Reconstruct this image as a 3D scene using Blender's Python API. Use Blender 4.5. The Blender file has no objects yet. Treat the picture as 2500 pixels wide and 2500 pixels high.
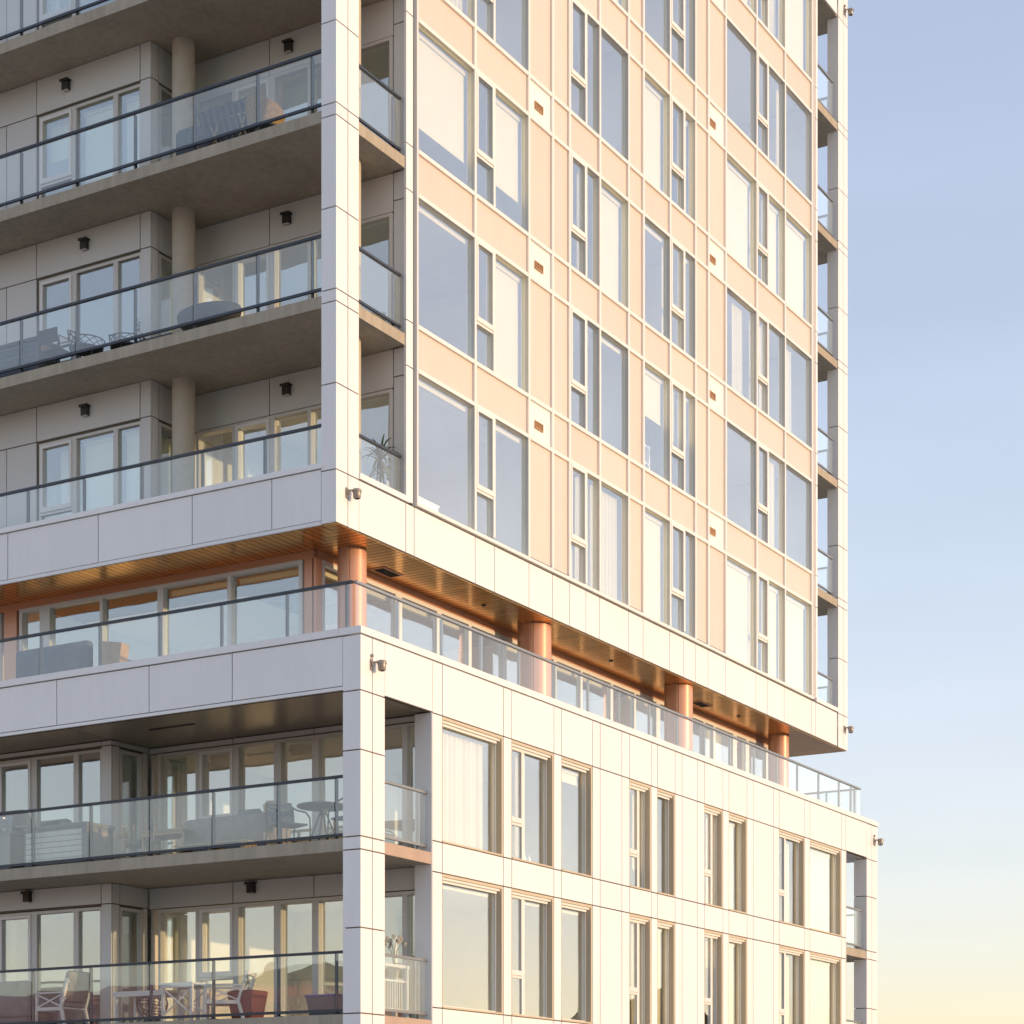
import bpy, math, random
from mathutils import Vector, Matrix
random.seed(7)
R = math.radians
sc = bpy.context.scene
COL = sc.collection

# ------------------------------------------------------------------ camera
F_PX, W_PX = 5043.976, 2500.0
CAMX, CAMY, CAMZ = -28.135, -19.949, 4.5
cam_d = bpy.data.cameras.new('camera')
cam_d.sensor_width = 36.0
cam_d.lens = 36.0 * F_PX / W_PX
cam_d.shift_y = (2798.0 - 1250.0) / W_PX
cam_d.clip_start = 0.5
cam_d.clip_end = 6000.0
cam = bpy.data.objects.new('camera', cam_d)
COL.objects.link(cam)
_fwd = Vector((0.86187, 0.50713, 0.0)).normalized()
_right = Vector((_fwd.y, -_fwd.x, 0.0))
_m = Matrix((( _right.x, 0.0, -_fwd.x, CAMX), (_right.y, 0.0, -_fwd.y, CAMY), (0.0, 1.0, 0.0, CAMZ), (0, 0, 0, 1)))
cam.matrix_world = _m
sc.camera = cam

# ------------------------------------------------------------------ sky, sun, exposure
SUN_DIR = Vector((0.21, -0.978, 0.0)).normalized()
SUN_EL = R(4.8)
d_sun = Vector((SUN_DIR.x * math.cos(SUN_EL), SUN_DIR.y * math.cos(SUN_EL), math.sin(SUN_EL)))
world = bpy.data.worlds.new('World')
sc.world = world
world.use_nodes = True
wn, wl = world.node_tree.nodes, world.node_tree.links
wn.clear()
w_out = wn.new('ShaderNodeOutputWorld')
w_bg = wn.new('ShaderNodeBackground')
w_sky = wn.new('ShaderNodeTexSky')
w_sky.sky_type = 'NISHITA'
w_sky.sun_disc = False
w_sky.sun_elevation = SUN_EL
w_sky.sun_rotation = math.atan2(SUN_DIR.x, SUN_DIR.y)
w_sky.altitude = 0
w_sky.air_density = 1.0
w_sky.dust_density = 1.0
w_sky.ozone_density = 1.0
w_bg.inputs['Strength'].default_value = 0.14
w_tint = wn.new('ShaderNodeVectorMath')      # white balance of the evening sky
w_tint.operation = 'MULTIPLY'
w_tint.inputs[1].default_value = (0.86, 0.815, 0.94)
w_gam = wn.new('ShaderNodeGamma')            # gamma evens out the sky: less glare round the sun, more fill elsewhere
w_gam.inputs['Gamma'].default_value = 0.60
wl.new(w_sky.outputs[0], w_gam.inputs['Color'])
wl.new(w_gam.outputs[0], w_tint.inputs[0])
w_tc = wn.new('ShaderNodeTexCoord')          # faint uneven high haze
w_mp = wn.new('ShaderNodeMapping')
w_mp.inputs['Scale'].default_value = (1.6, 1.6, 9.0)
w_nz = wn.new('ShaderNodeTexNoise')
w_nz.inputs['Scale'].default_value = 2.2
w_nz.inputs['Detail'].default_value = 5.0
w_mr = wn.new('ShaderNodeMapRange')
w_mr.inputs['From Min'].default_value = 0.3
w_mr.inputs['From Max'].default_value = 0.7
w_mr.inputs['To Min'].default_value = 0.965
w_mr.inputs['To Max'].default_value = 1.035
w_hz = wn.new('ShaderNodeVectorMath')
w_hz.operation = 'SCALE'
wl.new(w_tc.outputs['Generated'], w_mp.inputs['Vector'])
wl.new(w_mp.outputs[0], w_nz.inputs['Vector'])
wl.new(w_nz.outputs['Fac'], w_mr.inputs['Value'])
wl.new(w_tint.outputs[0], w_hz.inputs[0])
wl.new(w_mr.outputs[0], w_hz.inputs['Scale'])
wl.new(w_hz.outputs[0], w_bg.inputs['Color'])
wl.new(w_bg.outputs[0], w_out.inputs['Surface'])

sun_d = bpy.data.lights.new('sun', 'SUN')
sun_d.energy = 0.57
sun_d.angle = R(0.5)
sun_d.color = (1.0, 0.66, 0.36)
sun = bpy.data.objects.new('sun', sun_d)
COL.objects.link(sun)
sun.rotation_euler = d_sun.to_track_quat('Z', 'Y').to_euler()
sun.location = (0, -60, 60)

sc.view_settings.view_transform = 'Standard'
sc.view_settings.look = 'None'
sc.view_settings.gamma = 1.0
sc.view_settings.use_curve_mapping = False
sc.view_settings.exposure = 2.32

sc.render.engine = 'CYCLES'
cy = sc.cycles
cy.max_bounces = 10
cy.diffuse_bounces = 5
cy.glossy_bounces = 5
cy.transmission_bounces = 4
cy.transparent_max_bounces = 28
cy.caustics_reflective = False
cy.caustics_refractive = False
cy.sample_clamp_indirect = 6.0
cy.use_denoising = True
try:
    cy.denoiser = 'OPENIMAGEDENOISE'
except Exception:
    pass

# ------------------------------------------------------------------ materials
MATS = {}
def node_mat(name):
    m = bpy.data.materials.new(name)
    m.use_nodes = True
    n, l = m.node_tree.nodes, m.node_tree.links
    n.clear()
    out = n.new('ShaderNodeOutputMaterial')
    MATS[name] = m
    return m, n, l, out

def rgb(c, k=1.0):
    return (c[0] * k, c[1] * k, c[2] * k, 1.0)

def pbr(name, col, rough=0.5, metal=0.0, spec=0.5, var=0.05, scale=3.0, rnd=0.04, bump=0.0, bscale=60.0, coat=0.0, dark=None, stretch=(1, 1, 1), streak=0.0):
    """Painted, concrete or metal surface: base colour with soft mottling, a per piece tone and fine relief."""
    m, n, l, out = node_mat(name)
    b = n.new('ShaderNodeBsdfPrincipled')
    l.new(b.outputs[0], out.inputs[0])
    b.inputs['Roughness'].default_value = rough
    b.inputs['Metallic'].default_value = metal
    b.inputs['Specular IOR Level'].default_value = spec
    b.inputs['Coat Weight'].default_value = coat
    b.inputs['Coat Roughness'].default_value = 0.15
    geo = n.new('ShaderNodeNewGeometry')
    mp = n.new('ShaderNodeMapping')
    mp.inputs['Scale'].default_value = stretch
    l.new(geo.outputs['Position'], mp.inputs['Vector'])
    nz = n.new('ShaderNodeTexNoise')
    nz.inputs['Scale'].default_value = scale
    nz.inputs['Detail'].default_value = 5.0
    nz.inputs['Roughness'].default_value = 0.6
    l.new(mp.outputs[0], nz.inputs['Vector'])
    ramp = n.new('ShaderNodeValToRGB')
    ramp.color_ramp.elements[0].position = 0.3
    ramp.color_ramp.elements[1].position = 0.7
    d = dark if dark else tuple(c * (1 - 2 * var) for c in col)
    ramp.color_ramp.elements[0].color = rgb(d)
    ramp.color_ramp.elements[1].color = rgb(col)
    l.new(nz.outputs['Fac'], ramp.inputs['Fac'])
    oi = n.new('ShaderNodeObjectInfo')
    mr = n.new('ShaderNodeMapRange')
    mr.inputs['To Min'].default_value = 1.0 - rnd
    mr.inputs['To Max'].default_value = 1.0
    l.new(oi.outputs['Random'], mr.inputs['Value'])
    mul = n.new('ShaderNodeVectorMath')
    mul.operation = 'SCALE'
    l.new(ramp.outputs['Color'], mul.inputs[0])
    l.new(mr.outputs[0], mul.inputs['Scale'])
    last = mul.outputs[0]
    if streak > 0:
        mp2 = n.new('ShaderNodeMapping')
        mp2.inputs['Scale'].default_value = (5.0, 5.0, 0.5)
        l.new(geo.outputs['Position'], mp2.inputs['Vector'])
        n2 = n.new('ShaderNodeTexNoise')
        n2.inputs['Scale'].default_value = 1.6
        n2.inputs['Detail'].default_value = 6.0
        l.new(mp2.outputs[0], n2.inputs['Vector'])
        r2 = n.new('ShaderNodeValToRGB')
        r2.color_ramp.elements[0].position = 0.38
        r2.color_ramp.elements[1].position = 0.62
        r2.color_ramp.elements[0].color = (1 - streak, 1 - streak, 1 - streak * 1.1, 1)
        r2.color_ramp.elements[1].color = (1, 1, 1, 1)
        l.new(n2.outputs['Fac'], r2.inputs['Fac'])
        mm = n.new('ShaderNodeVectorMath')
        mm.operation = 'MULTIPLY'
        l.new(last, mm.inputs[0])
        l.new(r2.outputs['Color'], mm.inputs[1])
        last = mm.outputs[0]
    l.new(last, b.inputs['Base Color'])
    if bump > 0:
        n3 = n.new('ShaderNodeTexNoise')
        n3.inputs['Scale'].default_value = bscale
        n3.inputs['Detail'].default_value = 4.0
        l.new(geo.outputs['Position'], n3.inputs['Vector'])
        bp = n.new('ShaderNodeBump')
        bp.inputs['Strength'].default_value = bump
        bp.inputs['Distance'].default_value = 0.02
        l.new(n3.outputs['Fac'], bp.inputs['Height'])
        l.new(bp.outputs[0], b.inputs['Normal'])
    return m

def glass(name, tint, f0, wobble=0.0, haze=0.0, hazecol=(0.8, 0.85, 0.85)):
    """Clear sheet glass: straight-through tinted light plus an angle dependent mirror reflection per face."""
    m, n, l, out = node_mat(name)
    tr = n.new('ShaderNodeBsdfTransparent')
    tr.inputs['Color'].default_value = rgb(tint)
    gl = n.new('ShaderNodeBsdfGlossy')
    gl.inputs['Color'].default_value = (1, 1, 1, 1)
    gl.inputs['Roughness'].default_value = 0.0
    lw = n.new('ShaderNodeLayerWeight')
    lw.inputs['Blend'].default_value = 0.5
    pw = n.new('ShaderNodeMath')
    pw.operation = 'POWER'
    pw.inputs[1].default_value = 5.0
    l.new(lw.outputs['Facing'], pw.inputs[0])
    ma = n.new('ShaderNodeMath')
    ma.operation = 'MULTIPLY_ADD'
    ma.inputs[1].default_value = 1.0 - f0
    ma.inputs[2].default_value = f0
    l.new(pw.outputs[0], ma.inputs[0])
    mx = n.new('ShaderNodeAddShader')
    cm = n.new('ShaderNodeCombineColor')
    for q in range(3):
        l.new(ma.outputs[0], cm.inputs[q])
    l.new(cm.outputs[0], gl.inputs['Color'])
    if haze > 0:
        df = n.new('ShaderNodeBsdfDiffuse')
        df.inputs['Color'].default_value = rgb(hazecol)
        m0 = n.new('ShaderNodeMixShader')
        m0.inputs[0].default_value = haze
        l.new(tr.outputs[0], m0.inputs[1])
        l.new(df.outputs[0], m0.inputs[2])
        l.new(m0.outputs[0], mx.inputs[0])
    else:
        l.new(tr.outputs[0], mx.inputs[0])
    l.new(gl.outputs[0], mx.inputs[1])
    l.new(mx.outputs[0], out.inputs[0])
    if wobble > 0:
        geo = n.new('ShaderNodeNewGeometry')
        oi = n.new('ShaderNodeObjectInfo')
        ad = n.new('ShaderNodeVectorMath')
        ad.operation = 'ADD'
        cx = n.new('ShaderNodeCombineXYZ')
        ml = n.new('ShaderNodeMath')
        ml.operation = 'MULTIPLY'
        ml.inputs[1].default_value = 50.0
        l.new(oi.outputs['Random'], ml.inputs[0])
        l.new(ml.outputs[0], cx.inputs[2])
        l.new(geo.outputs['Position'], ad.inputs[0])
        l.new(cx.outputs[0], ad.inputs[1])
        nz = n.new('ShaderNodeTexNoise')
        nz.inputs['Scale'].default_value = 0.9
        nz.inputs['Detail'].default_value = 1.0
        l.new(ad.outputs[0], nz.inputs['Vector'])
        bp = n.new('ShaderNodeBump')
        bp.inputs['Strength'].default_value = wobble
        bp.inputs['Distance'].default_value = 0.05
        l.new(nz.outputs['Fac'], bp.inputs['Height'])
        l.new(bp.outputs[0], gl.inputs['Normal'])
    return m

def cloth(name, col, trans=0.35, folds=0.0):
    m, n, l, out = node_mat(name)
    df = n.new('ShaderNodeBsdfDiffuse')
    tl = n.new('ShaderNodeBsdfTranslucent')
    mx = n.new('ShaderNodeMixShader')
    mx.inputs[0].default_value = trans
    geo = n.new('ShaderNodeNewGeometry')
    nz = n.new('ShaderNodeTexNoise')
    nz.inputs['Scale'].default_value = 2.0
    l.new(geo.outputs['Position'], nz.inputs['Vector'])
    ramp = n.new('ShaderNodeValToRGB')
    ramp.color_ramp.elements[0].color = rgb(col, 0.9)
    ramp.color_ramp.elements[1].color = rgb(col)
    l.new(nz.outputs['Fac'], ramp.inputs['Fac'])
    l.new(ramp.outputs[0], df.inputs['Color'])
    l.new(ramp.outputs[0], tl.inputs['Color'])
    l.new(df.outputs[0], mx.inputs[1])
    l.new(tl.outputs[0], mx.inputs[2])
    l.new(mx.outputs[0], out.inputs[0])
    return m

pbr('white_panel', (0.90, 0.895, 0.89), rough=0.38, var=0.02, scale=0.7, rnd=0.05, bump=0.02, bscale=90, streak=0.02)
pbr('white_paint', (0.84, 0.83, 0.80), rough=0.35, var=0.01, rnd=0.02)
pbr('peach_panel', (0.80, 0.675, 0.585), rough=0.32, var=0.02, scale=0.8, rnd=0.06, streak=0.03)
pbr('frame_beige', (0.66, 0.63, 0.585), rough=0.4, var=0.02, rnd=0.03)
pbr('reveal_taupe', (0.62, 0.53, 0.39), rough=0.4, var=0.02, rnd=0.05)
pbr('frame_white', (0.80, 0.785, 0.76), rough=0.4, var=0.02, rnd=0.03)
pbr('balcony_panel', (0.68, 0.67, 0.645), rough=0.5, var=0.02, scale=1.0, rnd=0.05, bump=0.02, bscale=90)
pbr('concrete', (0.49, 0.435, 0.35), rough=0.85, spec=0.2, var=0.08, scale=1.4, rnd=0.05, bump=0.2, bscale=35, streak=0.12)
pbr('concrete_column', (0.56, 0.51, 0.42), rough=0.85, spec=0.2, var=0.07, scale=6, rnd=0.05, bump=0.2, bscale=60)
pbr('pink_concrete', (0.55, 0.42, 0.34), rough=0.8, spec=0.2, var=0.08, scale=3, rnd=0.05, bump=0.1, bscale=40)
pbr('joint_dark', (0.19, 0.16, 0.115), rough=0.8, spec=0.2)
pbr('rail_metal', (0.05, 0.062, 0.08), rough=0.4, metal=0.3, rnd=0.1)
pbr('post_metal', (0.33, 0.34, 0.345), rough=0.38, metal=0.6, rnd=0.1)
pbr('black_metal', (0.032, 0.03, 0.028), rough=0.45, rnd=0.1)
pbr('copper_plank', (1.0, 0.54, 0.16), rough=0.24, metal=0.85, var=0.10, scale=1.2, rnd=0.22, stretch=(1, 1, 1))
pbr('copper_paint', (0.72, 0.37, 0.235), rough=0.30, metal=0.15, var=0.03, scale=1.0, rnd=0.03)
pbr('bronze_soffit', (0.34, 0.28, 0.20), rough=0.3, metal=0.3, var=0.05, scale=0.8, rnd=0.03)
pbr('vent_tan', (0.46, 0.25, 0.105), rough=0.5, rnd=0.15)
pbr('vent_dark', (0.035, 0.03, 0.027), rough=0.6)
pbr('terrace_tile', (0.62, 0.58, 0.52), rough=0.7, var=0.08, scale=1.5)
pbr('interior_white', (0.82, 0.79, 0.74), rough=0.8, spec=0.2, var=0.03)
pbr('interior_floor', (0.30, 0.20, 0.12), rough=0.5, var=0.12, scale=2.0)
pbr('camera_grey', (0.33, 0.30, 0.27), rough=0.35, metal=0.2, rnd=0.05)
pbr('dark_lens', (0.02, 0.02, 0.025), rough=0.1)
pbr('slate_fabric', (0.13, 0.15, 0.185), rough=0.9, spec=0.15, var=0.1, scale=8, bump=0.2, bscale=200)
pbr('grey_fabric', (0.30, 0.295, 0.285), rough=0.95, spec=0.1, var=0.12, scale=4, bump=0.2, bscale=120)
pbr('taupe_fabric', (0.36, 0.31, 0.29), rough=0.95, spec=0.1, var=0.12, scale=5, bump=0.2, bscale=120)
pbr('charcoal_wicker', (0.07, 0.072, 0.078), rough=0.6, var=0.2, scale=40, bump=0.6, bscale=160)
pbr('tan_wicker', (0.52, 0.34, 0.16), rough=0.7, var=0.25, scale=25, bump=0.6, bscale=120)
pbr('pale_wood', (0.50, 0.36, 0.21), rough=0.6, var=0.2, scale=6, stretch=(1, 1, 6))
pbr('white_furniture', (0.82, 0.815, 0.80), rough=0.4, var=0.02, rnd=0.03)
pbr('pale_slat', (0.62, 0.625, 0.60), rough=0.6, var=0.06, scale=5)
pbr('dark_box', (0.15, 0.155, 0.16), rough=0.6, var=0.08, scale=5)
pbr('grill_grey', (0.22, 0.225, 0.225), rough=0.35, metal=0.5, var=0.06)
pbr('steel', (0.55, 0.55, 0.54), rough=0.25, metal=0.9)
pbr('cardboard', (0.52, 0.36, 0.22), rough=0.85, var=0.08, scale=6)
pbr('terracotta', (0.27, 0.075, 0.05), rough=0.8, var=0.12, scale=5)
pbr('cream_ceramic', (0.68, 0.60, 0.46), rough=0.5, var=0.05)
pbr('blue_plastic', (0.10, 0.14, 0.42), rough=0.4)
pbr('leaf', (0.13, 0.19, 0.06), rough=0.5, var=0.3, scale=9, rnd=0.2)
pbr('dry_leaf', (0.20, 0.21, 0.08), rough=0.6, var=0.25, scale=9)
pbr('petal', (0.80, 0.76, 0.66), rough=0.6)
pbr('soil', (0.06, 0.045, 0.03), rough=0.95, var=0.3, scale=20)
pbr('brass_lantern', (0.55, 0.42, 0.22), rough=0.4, metal=0.5)
pbr('paved_ground', (0.54, 0.50, 0.44), rough=0.95, spec=0.1, var=0.25, scale=0.03)
pbr('hill_grass', (0.20, 0.18, 0.10), rough=1.0, spec=0.0, var=0.3, scale=0.02)
pbr('red_roof', (0.36, 0.085, 0.05), rough=0.8, var=0.12, scale=0.5)
pbr('town_wall', (0.55, 0.42, 0.32), rough=0.9, var=0.2, scale=0.3)
glass('window_glass', (0.91, 0.92, 0.895), 0.245, wobble=0.14)
glass('balcony_window_glass', (0.84, 0.88, 0.87), 0.20, wobble=0.12)
glass('guard_glass', (0.90, 0.925, 0.92), 0.075, wobble=0.02, haze=0.045)
cloth('blind_cloth', (0.66, 0.615, 0.45), 0.12)
cloth('curtain_cloth', (0.64, 0.595, 0.45), 0.2)

# ------------------------------------------------------------------ helpers
def link(name, mesh, mat, parent=None, loc=(0, 0, 0)):
    if mat is not None and not mesh.materials:
        mesh.materials.append(MATS[mat])
    o = bpy.data.objects.new(name, mesh)
    COL.objects.link(o)
    o.location = loc
    if parent is not None:
        o.parent = parent
    return o

def empty(name, parent=None, loc=(0, 0, 0), rz=0.0):
    o = bpy.data.objects.new(name, None)
    o.empty_display_size = 0.2
    COL.objects.link(o)
    o.location = loc
    o.rotation_euler = (0, 0, rz)
    if parent is not None:
        o.parent = parent
    return o

def tag(o, label=None, cat=None, group=None, kind=None):
    if label: o['label'] = label
    if cat: o['category'] = cat
    if group: o['group'] = group
    if kind: o['kind'] = kind
    return o

CUBE_F = [(0, 3, 2, 1), (4, 5, 6, 7), (0, 1, 5, 4), (1, 2, 6, 5), (2, 3, 7, 6), (3, 0, 4, 7)]
_box_cache = {}
def box(name, x0, x1, y0, y1, z0, z1, mat, parent=None, jitter=0.0):
    if x1 < x0: x0, x1 = x1, x0
    if y1 < y0: y0, y1 = y1, y0
    if z1 < z0: z0, z1 = z1, z0
    hx, hy, hz = (x1 - x0) / 2, (y1 - y0) / 2, (z1 - z0) / 2
    key = (round(hx, 4), round(hy, 4), round(hz, 4), mat)
    me = _box_cache.get(key)
    if me is None:
        v = [(-hx, -hy, -hz), (hx, -hy, -hz), (hx, hy, -hz), (-hx, hy, -hz), (-hx, -hy, hz), (hx, -hy, hz), (hx, hy, hz), (-hx, hy, hz)]
        me = bpy.data.meshes.new(name)
        me.from_pydata(v, [], CUBE_F)
        me.materials.append(MATS[mat])
        _box_cache[key] = me
    o = link(name, me, mat, parent, ((x0 + x1) / 2, (y0 + y1) / 2, (z0 + z1) / 2))
    if jitter:
        o.rotation_euler = tuple(random.uniform(-jitter, jitter) for _ in range(3))
    return o

class MB:
    """Collects shapes and links them as one mesh."""
    def __init__(self): self.v, self.f = [], []
    def add(self, v, f):
        k = len(self.v)
        self.v += [tuple(p) for p in v]
        self.f += [tuple(i + k for i in q) for q in f]
        return self
    def box(self, x0, x1, y0, y1, z0, z1):
        if x1 < x0: x0, x1 = x1, x0
        if y1 < y0: y0, y1 = y1, y0
        if z1 < z0: z0, z1 = z1, z0
        return self.add([(x0, y0, z0), (x1, y0, z0), (x1, y1, z0), (x0, y1, z0), (x0, y0, z1), (x1, y0, z1), (x1, y1, z1), (x0, y1, z1)], CUBE_F)
    def bar(self, a, b, w, h=None):
        """Rectangular bar from a to b."""
        h = h or w
        a, b = Vector(a), Vector(b)
        d = (b - a).normalized()
        up = Vector((0, 0, 1)) if abs(d.z) < 0.95 else Vector((1, 0, 0))
        s = d.cross(up).normalized() * (w / 2)
        t = s.cross(d).normalized() * (h / 2)
        v = []
        for p in (a, b):
            v += [p - s - t, p + s - t, p + s + t, p - s + t]
        return self.add(v, [(0, 3, 2, 1), (4, 5, 6, 7), (0, 1, 5, 4), (1, 2, 6, 5), (2, 3, 7, 6), (3, 0, 4, 7)])
    def tube(self, pts, r, seg=8):
        pts = [Vector(p) for p in pts]
        rings = []
        for i, p in enumerate(pts):
            d = (pts[min(i + 1, len(pts) - 1)] - pts[max(i - 1, 0)]).normalized()
            up = Vector((0, 0, 1)) if abs(d.z) < 0.9 else Vector((1, 0, 0))
            s = d.cross(up).normalized(); t = s.cross(d)
            rr = r[i] if isinstance(r, (list, tuple)) else r
            rings.append([p + (s * math.cos(2 * math.pi * k / seg) + t * math.sin(2 * math.pi * k / seg)) * rr for k in range(seg)])
        v = [q for ring in rings for q in ring]
        f = []
        for i in range(len(pts) - 1):
            for k in range(seg):
                k2 = (k + 1) % seg
                f.append((i * seg + k, i * seg + k2, (i + 1) * seg + k2, (i + 1) * seg + k))
        f.append(tuple(range(seg - 1, -1, -1)))
        f.append(tuple((len(pts) - 1) * seg + k for k in range(seg)))
        return self.add(v, f)
    def lathe(self, prof, c=(0, 0, 0), seg=20, sx=1.0, sy=1.0, a0=0.0, a1=2 * math.pi):
        """prof: (radius, z) pairs."""
        full = abs(a1 - a0 - 2 * math.pi) < 1e-6
        n = seg if full else seg + 1
        v, f = [], []
        for r, z in prof:
            for k in range(n):
                a = a0 + (a1 - a0) * k / seg
                v.append((c[0] + r * sx * math.cos(a), c[1] + r * sy * math.sin(a), c[2] + z))
        for i in range(len(prof) - 1):
            for k in range(seg):
                k2 = (k + 1) % n
                f.append((i * n + k, i * n + k2, (i + 1) * n + k2, (i + 1) * n + k))
        if full:
            f.append(tuple(range(n - 1, -1, -1)))
            f.append(tuple((len(prof) - 1) * n + k for k in range(n)))
        return self.add(v, f)
    def soft(self, x0, x1, y0, y1, z0, z1, r=0.04):
        """Cushion-like block with rounded edges."""
        lay = [(z0, r), (z0 + r * 0.4, r * 0.35), (z0 + r, 0), (z1 - r, 0), (z1 - r * 0.4, r * 0.35), (z1, r)]
        v, f = [], []
        for z, i in lay:
            a, b, c, d = x0 + i, x1 - i, y0 + i, y1 - i
            q = r * 0.8
            v += [(a + q, c, z), (b - q, c, z), (b, c + q, z), (b, d - q, z), (b - q, d, z), (a + q, d, z), (a, d - q, z), (a, c + q, z)]
        for i in range(len(lay) - 1):
            for k in range(8):
                k2 = (k + 1) % 8
                f.append((i * 8 + k, i * 8 + k2, (i + 1) * 8 + k2, (i + 1) * 8 + k))
        f.append(tuple(range(7, -1, -1)))
        f.append(tuple(len(v) - 8 + k for k in range(8)))
        return self.add(v, f)
    def build(self, name, mat, parent=None, loc=(0, 0, 0), smooth=False):
        me = bpy.data.meshes.new(name)
        me.from_pydata(self.v, [], self.f)
        me.materials.append(MATS[mat])
        if smooth:
            me.polygons.foreach_set('use_smooth', [True] * len(me.polygons))
            try:
                me.set_sharp_from_angle(angle=R(40))
            except Exception:
                pass
        me.update()
        return link(name, me, mat, parent, loc)

def ob(orient, pl, s0, s1, n0, n1):
    """Span along a wall and depth inward -> x and y ranges. 'R' walls face -y, 'L' walls face -x, 'E' walls face +x."""
    if orient == 'R': return (s0, s1, pl + n0, pl + n1)
    if orient == 'L': return (pl + n0, pl + n1, s0, s1)
    return (pl - n1, pl - n0, s0, s1)

# ------------------------------------------------------------------ setting
def make_ground():
    m = MB()
    N, rad = 48, [0, 60, 200, 700, 2500]
    v = [(0, 0, 0)]
    for r in rad[1:]:
        for k in range(N):
            a = 2 * math.pi * k / N
            v.append((r * math.cos(a), r * math.sin(a), 0.0))
    f = [(0, 1 + k, 1 + (k + 1) % N) for k in range(N)]
    for i in range(len(rad) - 2):
        for k in range(N):
            f.append((1 + i * N + k, 1 + (i + 1) * N + k, 1 + (i + 1) * N + (k + 1) % N, 1 + i * N + (k + 1) % N))
    m.add(v, f)
    tag(m.build('ground', 'paved_ground'), 'pale paved ground around the building', kind='structure')
make_ground()

def make_hills():
    m = MB()
    N = 90
    v, f = [], []
    for k in range(N + 1):
        a = R(75) + R(260) * k / N              # round the back of the viewer, leaving the view clear
        da = math.atan2(SUN_DIR.y, SUN_DIR.x) % (2 * math.pi) - a
        low = 1.0 - 0.75 * math.exp(-(da / 0.55) ** 2)   # unseen hills lowered round the sun's bearing so they don't block it
        h = (34 + 16 * math.sin(3.1 * a + 1) + 9 * math.sin(7.7 * a) + 5 * math.sin(17 * a + 2)) * low + 4
        for r, hh in ((300, 0.0), (380, 0.45 * h), (470, 0.85 * h), (540, h), (700, 0.9 * h), (900, 0.0)):
            v.append((r * math.cos(a), r * math.sin(a), hh - 0.3))
    for k in range(N):
        for i in range(5):
            f.append((k * 6 + i, k * 6 + i + 1, (k + 1) * 6 + i + 1, (k + 1) * 6 + i))
    m.add(v, f)
    tag(m.build('hills', 'hill_grass', smooth=True), 'low grassy hills mirrored in the window glass', kind='structure')
make_hills()

def make_town():
    rnd = random.Random(3)
    walls, roofs = MB(), MB()
    def house(cx, cy, w, d, h, rh, a):
        ca, sa = math.cos(a), math.sin(a)
        P = lambda x, y, z: (cx + x * ca - y * sa, cy + x * sa + y * ca, z)
        w2, d2 = w / 2, d / 2
        walls.add([P(-w2, -d2, 0), P(w2, -d2, 0), P(w2, d2, 0), P(-w2, d2, 0), P(-w2, -d2, h), P(w2, -d2, h), P(w2, d2, h), P(-w2, d2, h)], CUBE_F)
        e = 0.5
        roofs.add([P(-w2 - e, -d2 - e, h), P(w2 + e, -d2 - e, h), P(w2 + e, d2 + e, h), P(-w2 - e, d2 + e, h), P(-w2 * 0.55, 0, h + rh), P(w2 * 0.55, 0, h + rh)],
                  [(0, 1, 5, 4), (1, 2, 5), (2, 3, 4, 5), (3, 0, 4), (0, 3, 2, 1)])
    for ang, dist, w, h in ((118, 52, 17, 7.6), (126, 56, 16, 8.2), (134, 54, 15, 7.4), (141, 60, 18, 8.4), (149, 56, 16, 7.8), (157, 64, 18, 8.6), (123, 82, 18, 9.5), (138, 88, 20, 10.2),
                            (-31, 74, 16, 6.0), (-24, 84, 15, 6.6), (-38, 70, 12, 5.0), (-18, 96, 18, 7.4)):
        house(dist * math.cos(R(ang)), dist * math.sin(R(ang)), w, 10, h, 3.2, R(ang + 90 + rnd.uniform(-14, 14)))
    t = empty('town')
    tag(t, 'red-roofed houses of the town mirrored in the balcony glass', 'town', kind='stuff')
    walls.build('walls', 'town_wall', t)
    roofs.build('roofs', 'red_roof', t)
make_town()

# ------------------------------------------------------------------ building root and dimensions
B = tag(empty('apartment_building'), 'white panelled apartment building with a tower above a wider podium block', 'building')
PX, PY = -1.21, -1.33              # podium corner
TX1, PX1 = 23.17, 21.82            # right ends
YB = 13.0                          # how far the building is built to the left
FL = 3.1
SLAB = [18.53 + FL * k for k in range(-1, 6)]     # undersides of tower slabs: 15.43 ... 34.03
SOFFIT = 14.875

def part(name): return empty(name, B)

G = 0.011                          # half of an open joint between panels
def panel(parent, orient, pl, s0, s1, z0, z1, mat='white_panel', t=0.03, name='panel', g=G):
    x0, x1, y0, y1 = ob(orient, pl, s0 + g, s1 - g, 0.0, t)
    return box(name, x0, x1, y0, y1, z0 + g, z1 - g, mat, parent, jitter=0.0007)

# ------------------------------------------------------------------ piers
def pier(x0, xj, x1, y0, y1, zs, flip=False):
    p = part('corner_pier')
    for a, b in zip(zs[:-1], zs[1:]):
        box('panel', x0, xj - G, y0, y1, a + G, b - G, 'white_panel', p)
        box('panel', xj + G, x1, y0, y1, a + G, b - G, 'white_panel', p)
    box('core', x0 + 0.03, x1 - 0.03, y0 + 0.03, y1 - 0.03, zs[0] + 0.02, zs[-1] - 0.02, 'joint_dark', p)
    return p
tz = [14.881, 15.769, 17.207, 18.569, 18.776, 20.143]
for k in range(1, 5):
    tz += [18.569 + FL * k, 18.776 + FL * k, 20.143 + FL * k]
tz = tz[:-1]
tz = sorted(tz) + [33.75 if False else 33.9, 36.2]
tz = [z for i, z in enumerate(tz) if i == 0 or z - tz[i - 1] > 0.12]
pier(0.0, 0.34, 0.66, 0.0, 0.30, tz)
pier(22.51, 22.86, TX1, 0.0, 0.30, tz)
pz = [3.0, 6.40, 6.604, 7.96, 9.199, 9.407, 10.774, 11.715, 12.60]
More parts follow.
